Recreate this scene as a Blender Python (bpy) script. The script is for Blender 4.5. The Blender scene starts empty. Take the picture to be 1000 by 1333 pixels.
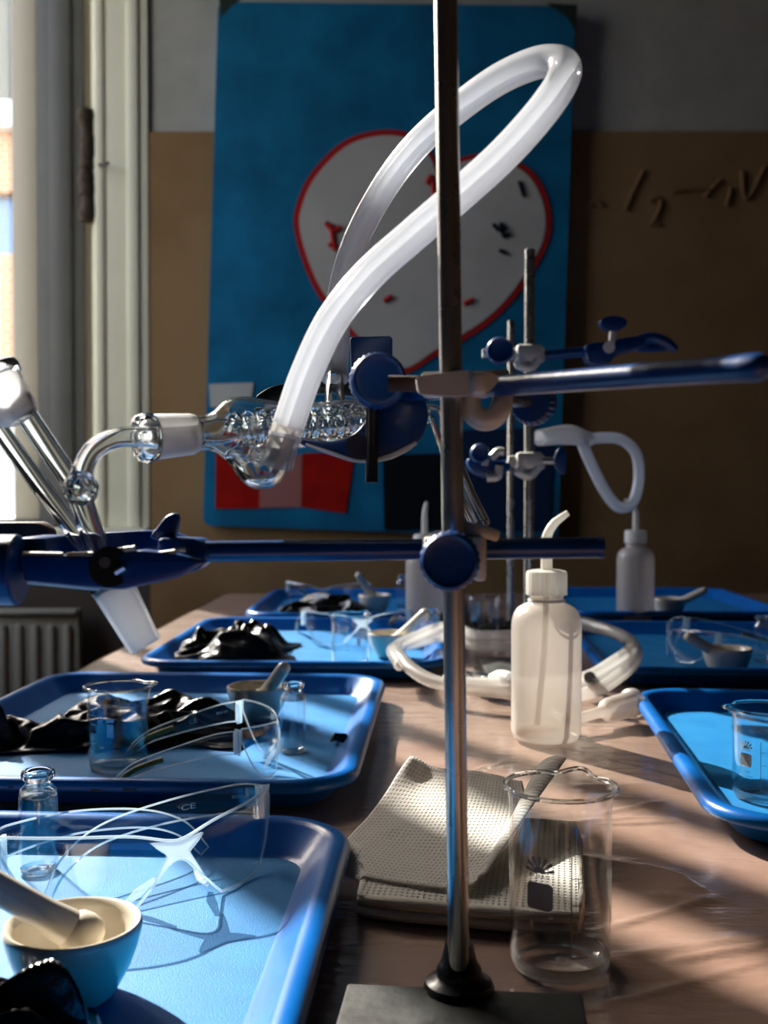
import bpy, bmesh, math, random
from mathutils import Vector, Matrix, noise, Euler
PI = math.pi
random.seed(7)
scene = bpy.context.scene
COL = scene.collection
TZ = 0.75                      # table top height
CAM = Vector((0, 0, 0.97))
F = 1400.0                     # focal length in pixels of the 1000 px wide frame
PITCH = math.atan(29.5 / F)
FW = Vector((0, math.cos(PITCH), -math.sin(PITCH)))
UP = Vector((0, math.sin(PITCH), math.cos(PITCH)))
RT = Vector((1, 0, 0))

def at(px, py, d):
    return CAM + RT * ((px - 500) / F * d) + UP * (-(py - 666.5) / F * d) + FW * d
def ray(px, py):
    return at(px, py, 1.0) - CAM
def on_z(px, py, z=TZ):
    r = ray(px, py); return CAM + r * ((z - CAM.z) / r.z)
def on_y(px, py, y):
    r = ray(px, py); return CAM + r * (y / r.y)

# ------------------------------------------------------------------ materials
def newmat(name):
    m = bpy.data.materials.new(name); m.use_nodes = True
    nt = m.node_tree; nt.nodes.clear()
    out = nt.nodes.new('ShaderNodeOutputMaterial')
    return m, nt, out
def N(nt, t, **kw):
    n = nt.nodes.new(t)
    for k, v in kw.items():
        if k in n.inputs: n.inputs[k].default_value = v
        else: setattr(n, k, v)
    return n
def c4(c): return (c[0], c[1], c[2], 1)
def pmat(name, base, rough=.5, metal=0, base2=None, nscale=20, ndetail=4, bump=None, coat=0, coat_rough=.1, spec=.5, rough2=None, bump_dist=.001, stretch=None, lo=.35, hi=.65):
    m, nt, out = newmat(name)
    p = N(nt, 'ShaderNodeBsdfPrincipled')
    p.inputs['Base Color'].default_value = c4(base); p.inputs['Roughness'].default_value = rough
    p.inputs['Metallic'].default_value = metal; p.inputs['Coat Weight'].default_value = coat
    p.inputs['Coat Roughness'].default_value = coat_rough; p.inputs['Specular IOR Level'].default_value = spec
    tc = N(nt, 'ShaderNodeTexCoord')
    src = tc.outputs['Object']
    if stretch:
        mp = N(nt, 'ShaderNodeMapping'); mp.inputs['Scale'].default_value = stretch
        nt.links.new(src, mp.inputs['Vector']); src = mp.outputs['Vector']
    if base2 or rough2 is not None:
        nz = N(nt, 'ShaderNodeTexNoise', Scale=nscale, Detail=ndetail); nt.links.new(src, nz.inputs['Vector'])
        mr = N(nt, 'ShaderNodeMapRange'); mr.inputs['From Min'].default_value = lo; mr.inputs['From Max'].default_value = hi
        nt.links.new(nz.outputs['Fac'], mr.inputs['Value'])
        if base2:
            mx = N(nt, 'ShaderNodeMix', data_type='RGBA')
            mx.inputs[6].default_value = c4(base); mx.inputs[7].default_value = c4(base2)
            nt.links.new(mr.outputs[0], mx.inputs[0]); nt.links.new(mx.outputs[2], p.inputs['Base Color'])
        if rough2 is not None:
            m2 = N(nt, 'ShaderNodeMapRange'); m2.inputs['To Min'].default_value = rough; m2.inputs['To Max'].default_value = rough2
            nt.links.new(mr.outputs[0], m2.inputs['Value']); nt.links.new(m2.outputs[0], p.inputs['Roughness'])
    if bump:
        nb = N(nt, 'ShaderNodeTexNoise', Scale=bump[0], Detail=5); nt.links.new(src, nb.inputs['Vector'])
        bp = N(nt, 'ShaderNodeBump', Strength=bump[1], Distance=bump_dist)
        nt.links.new(nb.outputs['Fac'], bp.inputs['Height']); nt.links.new(bp.outputs[0], p.inputs['Normal'])
        if coat: nt.links.new(bp.outputs[0], p.inputs['Coat Normal'])
    nt.links.new(p.outputs[0], out.inputs[0])
    return m
def fresnel(nt, ior):
    ge = N(nt, 'ShaderNodeNewGeometry'); mr = N(nt, 'ShaderNodeMapRange'); mr.inputs['To Min'].default_value = ior; mr.inputs['To Max'].default_value = 1 / ior
    fr = N(nt, 'ShaderNodeFresnel'); nt.links.new(ge.outputs['Backfacing'], mr.inputs['Value']); nt.links.new(mr.outputs[0], fr.inputs['IOR']); return fr
def thin_glass(name, tint=(.97, .985, .985), rough=.01, ior=1.5, gain=1.0):
    m, nt, out = newmat(name)
    tr = N(nt, 'ShaderNodeBsdfTransparent'); tr.inputs['Color'].default_value = c4(tint)
    gl = N(nt, 'ShaderNodeBsdfGlossy'); gl.inputs['Color'].default_value = (gain, gain, gain, 1); gl.inputs['Roughness'].default_value = rough
    fr = fresnel(nt, ior)
    mx = N(nt, 'ShaderNodeMixShader')
    nt.links.new(fr.outputs[0], mx.inputs[0]); nt.links.new(tr.outputs[0], mx.inputs[1]); nt.links.new(gl.outputs[0], mx.inputs[2])
    nt.links.new(mx.outputs[0], out.inputs[0])
    return m
def solid_glass(name, tint=(1, 1, 1), rough=0.0, ior=1.46, clear=0.0):
    m, nt, out = newmat(name)
    g = N(nt, 'ShaderNodeBsdfGlass'); g.inputs['Color'].default_value = c4(tint); g.inputs['Roughness'].default_value = rough; g.inputs['IOR'].default_value = ior
    if clear > 0:
        tr = N(nt, 'ShaderNodeBsdfTransparent'); mx = N(nt, 'ShaderNodeMixShader'); mx.inputs[0].default_value = clear
        nt.links.new(g.outputs[0], mx.inputs[1]); nt.links.new(tr.outputs[0], mx.inputs[2]); nt.links.new(mx.outputs[0], out.inputs[0])
    else:
        nt.links.new(g.outputs[0], out.inputs[0])
    return m
def milky(name, col, diff=.3, trans=.4, clear=.3, gloss_rough=.2, ior=1.45, bump=None):
    """translucent plastic or frosted glass: diffuse + translucent + clear, under a fresnel gloss"""
    m, nt, out = newmat(name)
    d = N(nt, 'ShaderNodeBsdfDiffuse'); d.inputs[0].default_value = c4(col)
    t = N(nt, 'ShaderNodeBsdfTranslucent'); t.inputs[0].default_value = c4(col)
    c = N(nt, 'ShaderNodeBsdfTransparent'); c.inputs[0].default_value = c4([min(1, x * .3 + .7) for x in col])
    g = N(nt, 'ShaderNodeBsdfGlossy'); g.inputs['Roughness'].default_value = gloss_rough
    m1 = N(nt, 'ShaderNodeMixShader'); m1.inputs[0].default_value = trans / (diff + trans)
    nt.links.new(d.outputs[0], m1.inputs[1]); nt.links.new(t.outputs[0], m1.inputs[2])
    m2 = N(nt, 'ShaderNodeMixShader'); m2.inputs[0].default_value = clear
    nt.links.new(m1.outputs[0], m2.inputs[1]); nt.links.new(c.outputs[0], m2.inputs[2])
    fr = fresnel(nt, ior); m3 = N(nt, 'ShaderNodeMixShader')
    nt.links.new(fr.outputs[0], m3.inputs[0]); nt.links.new(m2.outputs[0], m3.inputs[1]); nt.links.new(g.outputs[0], m3.inputs[2])
    if bump:
        tc = N(nt, 'ShaderNodeTexCoord'); nb = N(nt, 'ShaderNodeTexNoise', Scale=bump[0], Detail=3); nt.links.new(tc.outputs['Object'], nb.inputs['Vector'])
        bp = N(nt, 'ShaderNodeBump', Strength=bump[1], Distance=.001); nt.links.new(nb.outputs['Fac'], bp.inputs['Height'])
        for n in (d, t, g): nt.links.new(bp.outputs[0], n.inputs['Normal'])
    nt.links.new(m3.outputs[0], out.inputs[0])
    return m
def towel_mat():
    m, nt, out = newmat('paper_towel')
    p = N(nt, 'ShaderNodeBsdfPrincipled'); p.inputs['Roughness'].default_value = .9; p.inputs['Specular IOR Level'].default_value = .1
    uv = N(nt, 'ShaderNodeUVMap'); sx = N(nt, 'ShaderNodeSeparateXYZ'); nt.links.new(uv.outputs[0], sx.inputs[0])
    def wave(sock, k):
        a = N(nt, 'ShaderNodeMath', operation='MULTIPLY'); nt.links.new(sock, a.inputs[0]); a.inputs[1].default_value = k
        b = N(nt, 'ShaderNodeMath', operation='SINE'); nt.links.new(a.outputs[0], b.inputs[0]); return b
    a, b = wave(sx.outputs[0], 2 * PI * 38), wave(sx.outputs[1], 2 * PI * 38)
    mu = N(nt, 'ShaderNodeMath', operation='ADD'); nt.links.new(a.outputs[0], mu.inputs[0]); nt.links.new(b.outputs[0], mu.inputs[1])
    mr = N(nt, 'ShaderNodeMapRange'); mr.inputs['From Min'].default_value = -1.9; mr.inputs['From Max'].default_value = -.4
    nt.links.new(mu.outputs[0], mr.inputs['Value'])
    mx = N(nt, 'ShaderNodeMix', data_type='RGBA'); mx.inputs[6].default_value = (.55, .53, .49, 1); mx.inputs[7].default_value = (.83, .81, .77, 1)
    nt.links.new(mr.outputs[0], mx.inputs[0]); nt.links.new(mx.outputs[2], p.inputs['Base Color'])
    bp = N(nt, 'ShaderNodeBump', Strength=1.0, Distance=.0012); nt.links.new(mr.outputs[0], bp.inputs['Height']); nt.links.new(bp.outputs[0], p.inputs['Normal'])
    tl = N(nt, 'ShaderNodeBsdfTranslucent'); nt.links.new(mx.outputs[2], tl.inputs[0]); ms = N(nt, 'ShaderNodeMixShader'); ms.inputs[0].default_value = .38
    nt.links.new(p.outputs[0], ms.inputs[1]); nt.links.new(tl.outputs[0], ms.inputs[2]); nt.links.new(ms.outputs[0], out.inputs[0])
    return m

M = dict(
    tray=pmat('tray_blue', (.0004, .095, .38), .28, base2=(.0005, .12, .43), nscale=40, coat=0, spec=.35, bump=(500, .05)),
    tray_in=pmat('tray_blue_bottom', (.004, .155, .42), .55, base2=(.008, .19, .47), nscale=30, bump=(1400, .5), bump_dist=.0006, spec=.22),
    scuff=pmat('dark_scuff', (.01, .012, .03), .5),
    steel=pmat('stainless_rod', (.58, .56, .52), .22, .88, rough2=.32, nscale=30),
    cast=pmat('cast_metal', (.60, .58, .54), .42, .25, bump=(300, .15), rough2=.5, nscale=60),
    blue_paint=pmat('blue_hammered_paint', (.0004, .036, .16), .3, base2=(.0006, .048, .20), nscale=90, coat=.2, bump=(260, .12)),
    blue_knob=pmat('blue_plastic_knob', (.0003, .038, .17), .36, bump=(700, .1)),
    black_metal=pmat('black_metal', (.012, .012, .012), .3),
    base_black=pmat('black_base_paint', (.006, .007, .007), .5, base2=(.020, .023, .022), nscale=70, bump=(200, .3), rough2=.65, spec=.25),
    cork=pmat('dark_cork', (.035, .012, .006), .7, bump=(300, .4)),
    thin=thin_glass('thin_glass', (.994, .997, .997)), lens=thin_glass('clear_lens', (.975, .99, .995), .02, 1.58),
    glass=solid_glass('clear_glass', (.98, .99, .99)),
    glass_edge=solid_glass('glass_edge', (.99, 1, 1), clear=.25),
    lens_edge=milky('lens_edge', (.74, .88, .98), .3, .5, .62, .06), saddle=milky('lens_saddle', (.70, .84, .97), .3, .5, .66, .1),
    frosted=milky('frosted_glass', (.93, .94, .95), .42, .55, .22, .45),
    hose=milky('silicone_hose', (.88, .91, .96), .34, .52, .26, .14), hose_clear=milky('clear_hose', (.92, .90, .88), .3, .5, .64, .10),
    ldpe=milky('ldpe_plastic', (.68, .62, .575), .36, .48, .36, .3, bump=(60, .06)),
    ldpe_cap=milky('ldpe_cap', (.85, .82, .77), .55, .4, .04, .35),
    porcelain=pmat('porcelain', (.62, .57, .48), .28, coat=.5),
    porcelain_raw=pmat('unglazed_porcelain', (.60, .53, .42), .65),
    mark=pmat('grey_print', (.46, .45, .43), .6), mark_white=pmat('white_print', (.75, .78, .8), .6),
    bag=pmat('black_bag', (.006, .006, .007), .22, bump=(90, .45), bump_dist=.0025),
    towel=towel_mat(), towel_edge=pmat('towel_stack_edge', (.84, .81, .72), .95, base2=(.70, .67, .58), nscale=60, bump=(120, .8), stretch=(1, 1, 9), spec=.1),
    cover=pmat('plastic_covered_paper', (.25, .150, .110), .45, base2=(.34, .225, .175), nscale=5, ndetail=2, coat=1, coat_rough=.07, bump=(34, .45), bump_dist=.004, stretch=(1, 2.4, 1)),
    wood=pmat('table_wood', (.30, .2, .11), .5, base2=(.22, .14, .07), nscale=8, stretch=(8, 1, 1)),
    dark_steel=pmat('dark_frame_steel', (.02, .02, .022), .5),
    plaster=pmat('grey_plaster', (.42, .405, .375), .95, base2=(.37, .36, .33), nscale=14, bump=(120, .35), bump_dist=.003, spec=.15),
    kraft=pmat('brown_panel', (.29, .175, .085), .85, base2=(.235, .138, .064), nscale=5, bump=(90, .2), spec=.15),
    ink=pmat('dark_ink', (.20, .105, .045), .9), sill_shade=pmat('sill_shade', (.055, .045, .04), .7),  # last colour: shade under the window sill, put into the panel
    ceil_dark=pmat('dark_ceiling', (.10, .095, .085), .95),  # ceiling colour set dark to cut bounced light
    dim_wall=pmat('dim_wall', (.05, .042, .036), .95, base2=(.04, .034, .028), nscale=6),
    floorm=pmat('floor_boards', (.04, .028, .02), .6, base2=(.028, .02, .014), nscale=6, stretch=(1, 8, 1)),
    cream=pmat('cream_paint', (.80, .77, .62), .45, base2=(.77, .74, .60), nscale=12, bump=(40, .06)),
    sash_backlit=pmat('backlit_sash_tone', (.10, .10, .10), .5, base2=(.085, .085, .088), nscale=10),  # darkness of the sash's backlit face put into its colour
    frame_lit=pmat('lit_frame_tone', (.52, .46, .37), .5),  # tone of the frame's sunlit side put into its colour
    rust=pmat('rusty_hinge', (.06, .036, .014), .8, base2=(.02, .012, .006), nscale=120, bump=(150, .8), bump_dist=.004),
    radiator=pmat('radiator_enamel', (.30, .295, .27), .45),
    poster=pmat('blue_poster_paint', (.0, .10, .22), .75, base2=(.003, .165, .34), nscale=7, ndetail=8, bump=(60, .15), spec=.2),
    corner=pmat('dark_corner_paint', (.004, .018, .012), .8),
    heart=pmat('grey_white_paint', (.50, .49, .47), .85, base2=(.43, .42, .40), nscale=6, spec=.1), red=pmat('red_paint', (.38, .012, .010), .75, spec=.2),
    red2=pmat('red_felt', (.36, .008, .004), .85, base2=(.26, .005, .003), nscale=18, spec=.1), pink=pmat('pink_felt', (.33, .13, .12), .85, spec=.1),
    black_paint=pmat('black_paint', (.004, .006, .01), .8, spec=.1), blue_dark=pmat('navy_paint', (.003, .02, .07), .8, spec=.2),
    brick=None, blocker_body=pmat('blocker_dark', (.07, .065, .06), .8, base2=(.05, .048, .045), nscale=.6), amber=pmat('amber_tip', (.34, .22, .03), .35, coat=.4), window_glass=thin_glass('window_glass', (.97, .99, .98)),
    ledge=pmat('pale_stone', (.72, .68, .6), .8, base2=(.62, .58, .5), nscale=10), asphalt=pmat('asphalt', (.16, .16, .16), .9),
    glass_blue=pmat('blue_facade_glass', (.10, .16, .34), .2), white_trim=pmat('white_trim', (.75, .75, .73), .7),
)
def brick_mat():
    m, nt, out = newmat('orange_brick')
    p = N(nt, 'ShaderNodeBsdfPrincipled'); p.inputs['Roughness'].default_value = .85
    tc = N(nt, 'ShaderNodeTexCoord'); mp = N(nt, 'ShaderNodeMapping'); mp.inputs['Rotation'].default_value = (PI / 2, 0, 0)
    b = N(nt, 'ShaderNodeTexBrick', Scale=4.0); b.inputs['Color1'].default_value = (.52, .20, .09, 1); b.inputs['Color2'].default_value = (.60, .26, .13, 1); b.inputs['Mortar'].default_value = (.5, .42, .36, 1)
    nt.links.new(tc.outputs['Object'], mp.inputs[0]); nt.links.new(mp.outputs[0], b.inputs['Vector']); nt.links.new(b.outputs[0], p.inputs['Base Color'])
    nt.links.new(p.outputs[0], out.inputs[0]); return m
M['brick'] = brick_mat()

# ------------------------------------------------------------------ mesh builder
class MB:
    def __init__(s): s.v = []; s.f = []; s.uv = {}
    def add(s, vs, fs, mat=None):
        o = len(s.v)
        s.v += [(mat @ Vector(v)) if mat is not None else Vector(v) for v in vs]
        s.f += [tuple(i + o for i in f) for f in fs]
        return s
    def box(s, c, size, rot=None, bevel=0.0, seg=2):
        bm = bmesh.new(); bmesh.ops.create_cube(bm, size=1)
        bmesh.ops.scale(bm, vec=Vector(size), verts=bm.verts)
        if bevel > 0: bmesh.ops.bevel(bm, geom=list(bm.edges), offset=bevel, segments=seg, profile=.5, affect='EDGES')
        m = Matrix.Translation(Vector(c)) @ (rot.to_matrix().to_4x4() if isinstance(rot, Euler) else (rot if rot is not None else Matrix()))
        s.addbm(bm, m); return s
    def addbm(s, bm, m=None):
        bm.verts.index_update()
        s.add([v.co.copy() for v in bm.verts], [[v.index for v in f.verts] for f in bm.faces], m); bm.free(); return s
    def lathe(s, prof, seg=40, m=None, fn=None, closed=False):
        vs = []; fs = []; n = len(prof)
        for i in range(seg):
            a = 2 * PI * i / seg
            for j, (r, z) in enumerate(prof):
                p = Vector((r * math.cos(a), r * math.sin(a), z))
                if fn: p = fn(p, a, j)
                vs.append(p)
        for i in range(seg):
            k = (i + 1) % seg
            for j in range(n - 1 if not closed else n):
                l = (j + 1) % n
                fs.append((i * n + j, k * n + j, k * n + l, i * n + l))
        s.add(vs, fs, m)
        return s
    def tube(s, pts, rad, seg=14, caps=True, sub=8, smooth=True, hollow=0.0):
        pts = [Vector(p) for p in pts]
        if not isinstance(rad, (list, tuple)): rad = [rad] * len(pts)
        P, R = [], []
        if smooth and len(pts) > 2:
            e = [pts[0] * 2 - pts[1]] + pts + [pts[-1] * 2 - pts[-2]]
            for i in range(1, len(e) - 2):
                for k in range(sub):
                    t = k / sub
                    p0, p1, p2, p3 = e[i - 1], e[i], e[i + 1], e[i + 2]
                    P.append(.5 * ((2 * p1) + (p2 - p0) * t + (2 * p0 - 5 * p1 + 4 * p2 - p3) * t * t + (3 * p1 - p0 - 3 * p2 + p3) * t ** 3))
                    R.append(rad[i - 1] * (1 - t) + rad[i] * t)
            P.append(pts[-1]); R.append(rad[-1])
        else: P, R = pts, list(rad)
        n = len(P)
        T = [(P[min(i + 1, n - 1)] - P[max(i - 1, 0)]).normalized() for i in range(n)]
        ref = Vector((0, 0, 1)) if abs(T[0].z) < .9 else Vector((1, 0, 0))
        U = T[0].cross(ref).normalized(); fr = []
        for i in range(n):
            U = (U - T[i] * U.dot(T[i])).normalized(); fr.append((U.copy(), T[i].cross(U)))
        def ring_strip(scale, flip):
            vs = [P[i] + (fr[i][0] * math.cos(2 * PI * k / seg) + fr[i][1] * math.sin(2 * PI * k / seg)) * R[i] * scale for i in range(n) for k in range(seg)]
            fs = []
            for i in range(n - 1):
                for k in range(seg):
                    q = (i * seg + k, i * seg + (k + 1) % seg, (i + 1) * seg + (k + 1) % seg, (i + 1) * seg + k)
                    fs.append(q[::-1] if flip else q)
            return vs, fs
        vs, fs = ring_strip(1, False)
        if hollow > 0:
            v2, f2 = ring_strip(hollow, True); o = len(vs)
            fs += [tuple(i + o for i in f) for f in f2]
            for k in range(seg):
                l = (k + 1) % seg
                fs.append((l, k, o + k, o + l)); b = (n - 1) * seg
                fs.append((b + k, b + l, o + b + l, o + b + k))
            vs += v2
        elif caps:
            fs.append(tuple(range(seg))[::-1]); fs.append(tuple((n - 1) * seg + k for k in range(seg)))
        s.add(vs, fs); return s
    def prism(s, poly, off, m=None):
        """polygon of 3D points extruded by the vector off"""
        off = Vector(off); n = len(poly); poly = [Vector(p) for p in poly]
        vs = poly + [p + off for p in poly]
        fs = [tuple(range(n)), tuple(range(2 * n - 1, n - 1, -1))] + [(i + n, (i + 1) % n + n, (i + 1) % n, i) for i in range(n)]
        s.add(vs, fs, m); return s
    def grid(s, fn, nu, nv):
        vs = [Vector(fn(i / nu, j / nv)) for i in range(nu + 1) for j in range(nv + 1)]
        fs = [(i * (nv + 1) + j, (i + 1) * (nv + 1) + j, (i + 1) * (nv + 1) + j + 1, i * (nv + 1) + j + 1) for i in range(nu) for j in range(nv)]
        s.add(vs, fs); s.gridn = (nu, nv); return s
    def move(s, m):
        s.v = [m @ v for v in s.v]; return s
    def build(s, name, mat, parent=None, smooth=40, bevel=0, solid=0, uvgrid=False, sub=0, fix=True):
        me = bpy.data.meshes.new(name)
        o0 = Vector(parent_origin(parent))
        me.from_pydata([tuple(v - o0) for v in s.v], [], s.f)
        bm = bmesh.new(); bm.from_mesh(me)
        if fix: bmesh.ops.recalc_face_normals(bm, faces=bm.faces)
        if uvgrid:
            l = bm.loops.layers.uv.new('UVMap'); nu, nv = s.gridn
            bm.verts.ensure_lookup_table()
            for f in bm.faces:
                for lp in f.loops:
                    i = lp.vert.index; lp[l].uv = ((i // (nv + 1)) / nu, (i % (nv + 1)) / nv)
        if bevel: bmesh.ops.bevel(bm, geom=[e for e in bm.edges if len(e.link_faces) == 2 and e.calc_face_angle(0) > .5], offset=bevel, segments=2, profile=.5, affect='EDGES')
        bm.to_mesh(me); bm.free()
        if smooth:
            me.polygons.foreach_set('use_smooth', [True] * len(me.polygons))
            try: me.set_sharp_from_angle(angle=math.radians(smooth))
            except Exception: pass
        me.materials.append(M[mat] if isinstance(mat, str) else mat)
        o = bpy.data.objects.new(name, me); COL.objects.link(o)
        if parent is not None: o.parent = parent
        if solid:
            md = o.modifiers.new('thickness', 'SOLIDIFY'); md.thickness = solid; md.offset = 0
        if sub:
            md = o.modifiers.new('smooth', 'SUBSURF'); md.levels = sub; md.render_levels = sub
        return o
def parent_origin(p):
    if p is None: return (0, 0, 0)
    while p.parent is not None: p = p.parent
    return p.location
def thing(name, label, cat, loc=(0, 0, 0), group=None):
    o = bpy.data.objects.new(name, None); COL.objects.link(o); o.empty_display_size = .02
    o.location = loc; return tag(o, label, cat, group)
def tag(o, label, cat, group=None):
    o['label'] = label; o['category'] = cat
    if group: o['group'] = group
    return o
def struct(o):
    o['kind'] = 'structure'; return o
def dup(root, loc, rot=(0, 0, 0), label=None, group=None, scale=1):
    r = root.copy(); COL.objects.link(r); r.location = loc; r.rotation_euler = rot; r.scale = (scale,) * 3
    if label: r['label'] = label
    if group: r['group'] = group
    for ch in root.children:
        c = ch.copy(); COL.objects.link(c); c.parent = r
        for g in ch.children:
            d = g.copy(); COL.objects.link(d); d.parent = c
    return r
def axis_m(p, d):
    """matrix that puts local z along d at p"""
    return Matrix.Translation(Vector(p)) @ Vector(d).to_track_quat('Z', 'Y').to_matrix().to_4x4()
def text_mesh(body, size, align='CENTER'):
    cu = bpy.data.curves.new('lettering', 'FONT'); cu.body = body; cu.size = size; cu.align_x = align; cu.resolution_u = 3
    o = bpy.data.objects.new('lettering', cu); COL.objects.link(o)
    me = bpy.data.meshes.new_from_object(o.evaluated_get(bpy.context.evaluated_depsgraph_get()))
    vs = [v.co.copy() for v in me.vertices]; fs = [tuple(p.vertices) for p in me.polygons]
    bpy.data.objects.remove(o); bpy.data.curves.remove(cu); bpy.data.meshes.remove(me)
    return vs, fs
def flat_rect(x0, z0, x1, z1, n=6):
    vs = []; fs = []
    for i in range(n + 1):
        x = x0 + (x1 - x0) * i / n; vs += [(x, z0, 0), (x, z1, 0)]
    for i in range(n): fs.append((2 * i, 2 * i + 2, 2 * i + 3, 2 * i + 1))
    return vs, fs

# ------------------------------------------------------------------ the room
YB = 2.75                      # back wall
XL, XR, YF, ZC = -1.355, 3.2, -3.2, 3.4
CW = .139                      # width of the window casing
ZSILL, ZTOP = .872, 3.0
def wall_y(name, y, th, x0, x1, holes, mat, z0=0, z1=ZC):
    """wall in a constant-y plane, with rectangular holes (x0,z0,x1,z1)"""
    mb = MB()
    xs = [x for x in sorted({x0, x1, *[h[0] for h in holes], *[h[2] for h in holes]}) if x0 <= x <= x1]; zs = sorted({z0, z1, *[h[1] for h in holes], *[h[3] for h in holes]})
    for a, b in zip(xs, xs[1:]):
        for c, d in zip(zs, zs[1:]):
            mx, mz = (a + b) / 2, (c + d) / 2
            if any(h[0] < mx < h[2] and h[1] < mz < h[3] for h in holes): continue
            mb.box(((a + b) / 2, y + th / 2, (c + d) / 2), (b - a, abs(th), d - c))
    return struct(mb.build(name, mat, smooth=0))
JX = on_y(124, 400, YB).x      # right jamb of the window
WX0 = XL
wall_y('wall_back', YB, .05, XL - .05, XR + .2, [(XL - .06, ZSILL, JX, ZTOP)], 'plaster')
# left wall with the added window up to the corner
LY0, LY1, ZTL = 1.75, YB - .05, 3.0
mb = MB()
for (y0, y1, z0, z1) in ((YF - .2, LY0, 0, ZC), (LY0, LY1, 0, ZSILL), (LY0, LY1, ZTL, ZC), (LY1, YB + .0, 0, ZC)):
    mb.box((XL - .025, (y0 + y1) / 2, (z0 + z1) / 2), (.05, y1 - y0, z1 - z0))
struct(mb.build('wall_left', 'dim_wall', smooth=0))
struct(MB().box((XR + .1, (YF + YB) / 2, ZC / 2), (.2, YB - YF, ZC)).build('wall_right', 'dim_wall', smooth=0))
struct(MB().box(((XL + XR) / 2, YF - .1, ZC / 2), (XR - XL + .4, .2, ZC)).build('wall_front', 'dim_wall', smooth=0))
struct(MB().box(((XL + XR) / 2, (YF + YB) / 2, -.05), (XR - XL + .6, YB - YF + .8, .1)).build('floor', 'floorm', smooth=0))
struct(MB().box(((XL + XR) / 2, (YF + YB) / 2, ZC + .05), (XR - XL + .6, YB - YF + .8, .1)).build('ceiling', 'ceil_dark', smooth=0))
# brown lower panelling of the back wall
zp = on_y(600, 172, YB - .004).z
mb = MB(); mb.box(((JX + CW + XR) / 2, YB - .004, zp / 2), (XR - JX - CW, .008, zp))
struct(MB().box(((XL + JX + CW) / 2, YB - .004, (ZSILL - .05) / 2), (JX + CW - XL, .008, ZSILL - .05)).build('sill_shade_panel', 'sill_shade', smooth=0))  # added dark panel stands in for the shade below the sill
panel = struct(mb.build('trim_1', 'kraft', smooth=0))
# faint dark handwriting on the panel at the right
yk = YB - .0095
strokes = [[(768, 268), (776, 262), (784, 268)], [(838, 222), (826, 246), (814, 274)], [(846, 262), (856, 258), (860, 268), (850, 290)], [(846, 292), (858, 292)],
           [(875, 250), (900, 246), (924, 248)], [(918, 256), (930, 242), (938, 234)], [(946, 268), (952, 244)], [(966, 222), (968, 252), (976, 256), (996, 216)]]
for st in strokes: MB().tube([on_y(a, b, yk) for a, b in st], .0055, seg=6, sub=4).build('ink_stroke', 'ink', panel)
# window casing, sash and sill (window_1, in the back wall)
win = struct(thing('window_1', 'tall window with cream casing and sash coloured dark as backlit beside the blue poster', 'window', (JX, YB, ZSILL)))
def wx(px, d): return (px - 500) / F * d
mb = MB()
zt = ZTOP + .1
mb.box((JX + CW / 2, YB - .006, (ZSILL + zt) / 2), (CW, .012, zt - ZSILL + .0), bevel=.004)
mb.box((JX + .100, YB - .015, (ZSILL + zt) / 2), (.030, .010, zt - ZSILL), bevel=.005)
mb.box((JX + .016, YB - .015, (ZSILL + zt) / 2), (.022, .010, zt - ZSILL), bevel=.004)
mb.box(((WX0 + JX) / 2, YB - .012, ZTOP + .05), (JX - WX0 + .2, .024, .1), bevel=.004)
mb.build('casing', 'cream', win)
# inner reveal board and fixed frame
mb = MB(); mb.box((JX - .004, YB + .07, (ZSILL + ZTOP) / 2), (.008, .14, ZTOP - ZSILL)); mb.build('reveal', 'cream', win)
ys = YB + .07
sx1, sx0 = wx(109, ys), wx(50, ys)
mb = MB()
mb.box(((sx0 + sx1) / 2, ys + .03, (ZSILL + ZTOP) / 2), (sx1 - sx0, .05, ZTOP - ZSILL - .002), bevel=.004)
mb.box(((sx0 + sx1) / 2 + .004, ys + .002, (ZSILL + ZTOP) / 2), ((sx1 - sx0) * .45, .02, ZTOP - ZSILL - .01), bevel=.004)
mb.box((WX0 + .012, ys + .03, (ZSILL + ZTOP) / 2), (.024, .04, ZTOP - ZSILL - .002))
mb.box(((WX0 + sx0) / 2, ys + .03, ZTOP - .03), (sx0 - WX0, .05, .06)); mb.box(((WX0 + sx0) / 2, ys + .03, ZSILL + .010), (sx0 - WX0, .05, .02))
mb.build('sash', 'sash_backlit', win)
mb = MB(); mb.box(((wx(16, ys) + wx(50, ys)) / 2, ys + .04, (ZSILL + ZTOP) / 2), (wx(50, ys) - wx(16, ys), .06, ZTOP - ZSILL - .01), bevel=.006); mb.build('stop_bead', 'frame_lit', win)
mb = MB(); mb.box(((wx(110, ys) + JX) / 2, ys + .05, (ZSILL + ZTOP) / 2), (JX - wx(110, ys) + .004, .03, ZTOP - ZSILL - .01)); mb.build('fixed_frame', 'frame_lit', win)
mb = MB(); mb.box(((WX0 + sx0) / 2, ys + .035, (ZSILL + ZTOP) / 2), (sx0 - WX0, .004, ZTOP - ZSILL - .08)); mb.build('pane', 'window_glass', win)
# rusty hinge strip and hook on the casing
za, zb = on_y(115, 285, YB - .01).z, on_y(115, 145, YB - .01).z
mb = MB()
xh = wx(114, YB - .02)
vs = []
for k in range(12):
    z = za + (zb - za) * (k + .5) / 12
    mb.lathe([(.0001, -.022), (.018 + .004 * math.sin(k * 2.3), -.018), (.020 + .004 * math.cos(k * 1.7), 0), (.018, .018), (.0001, .022)], 12, Matrix.Translation((xh + .003 * math.sin(k), YB - .006, z)))
mb.build('hinge', 'rust', win)
mb = MB(); mb.tube([on_y(126, 215, YB - .004), on_y(136, 214, YB - .05), on_y(142, 212, YB - .05)], .004, 8); mb.build('hook', 'dark_steel', win)
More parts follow.
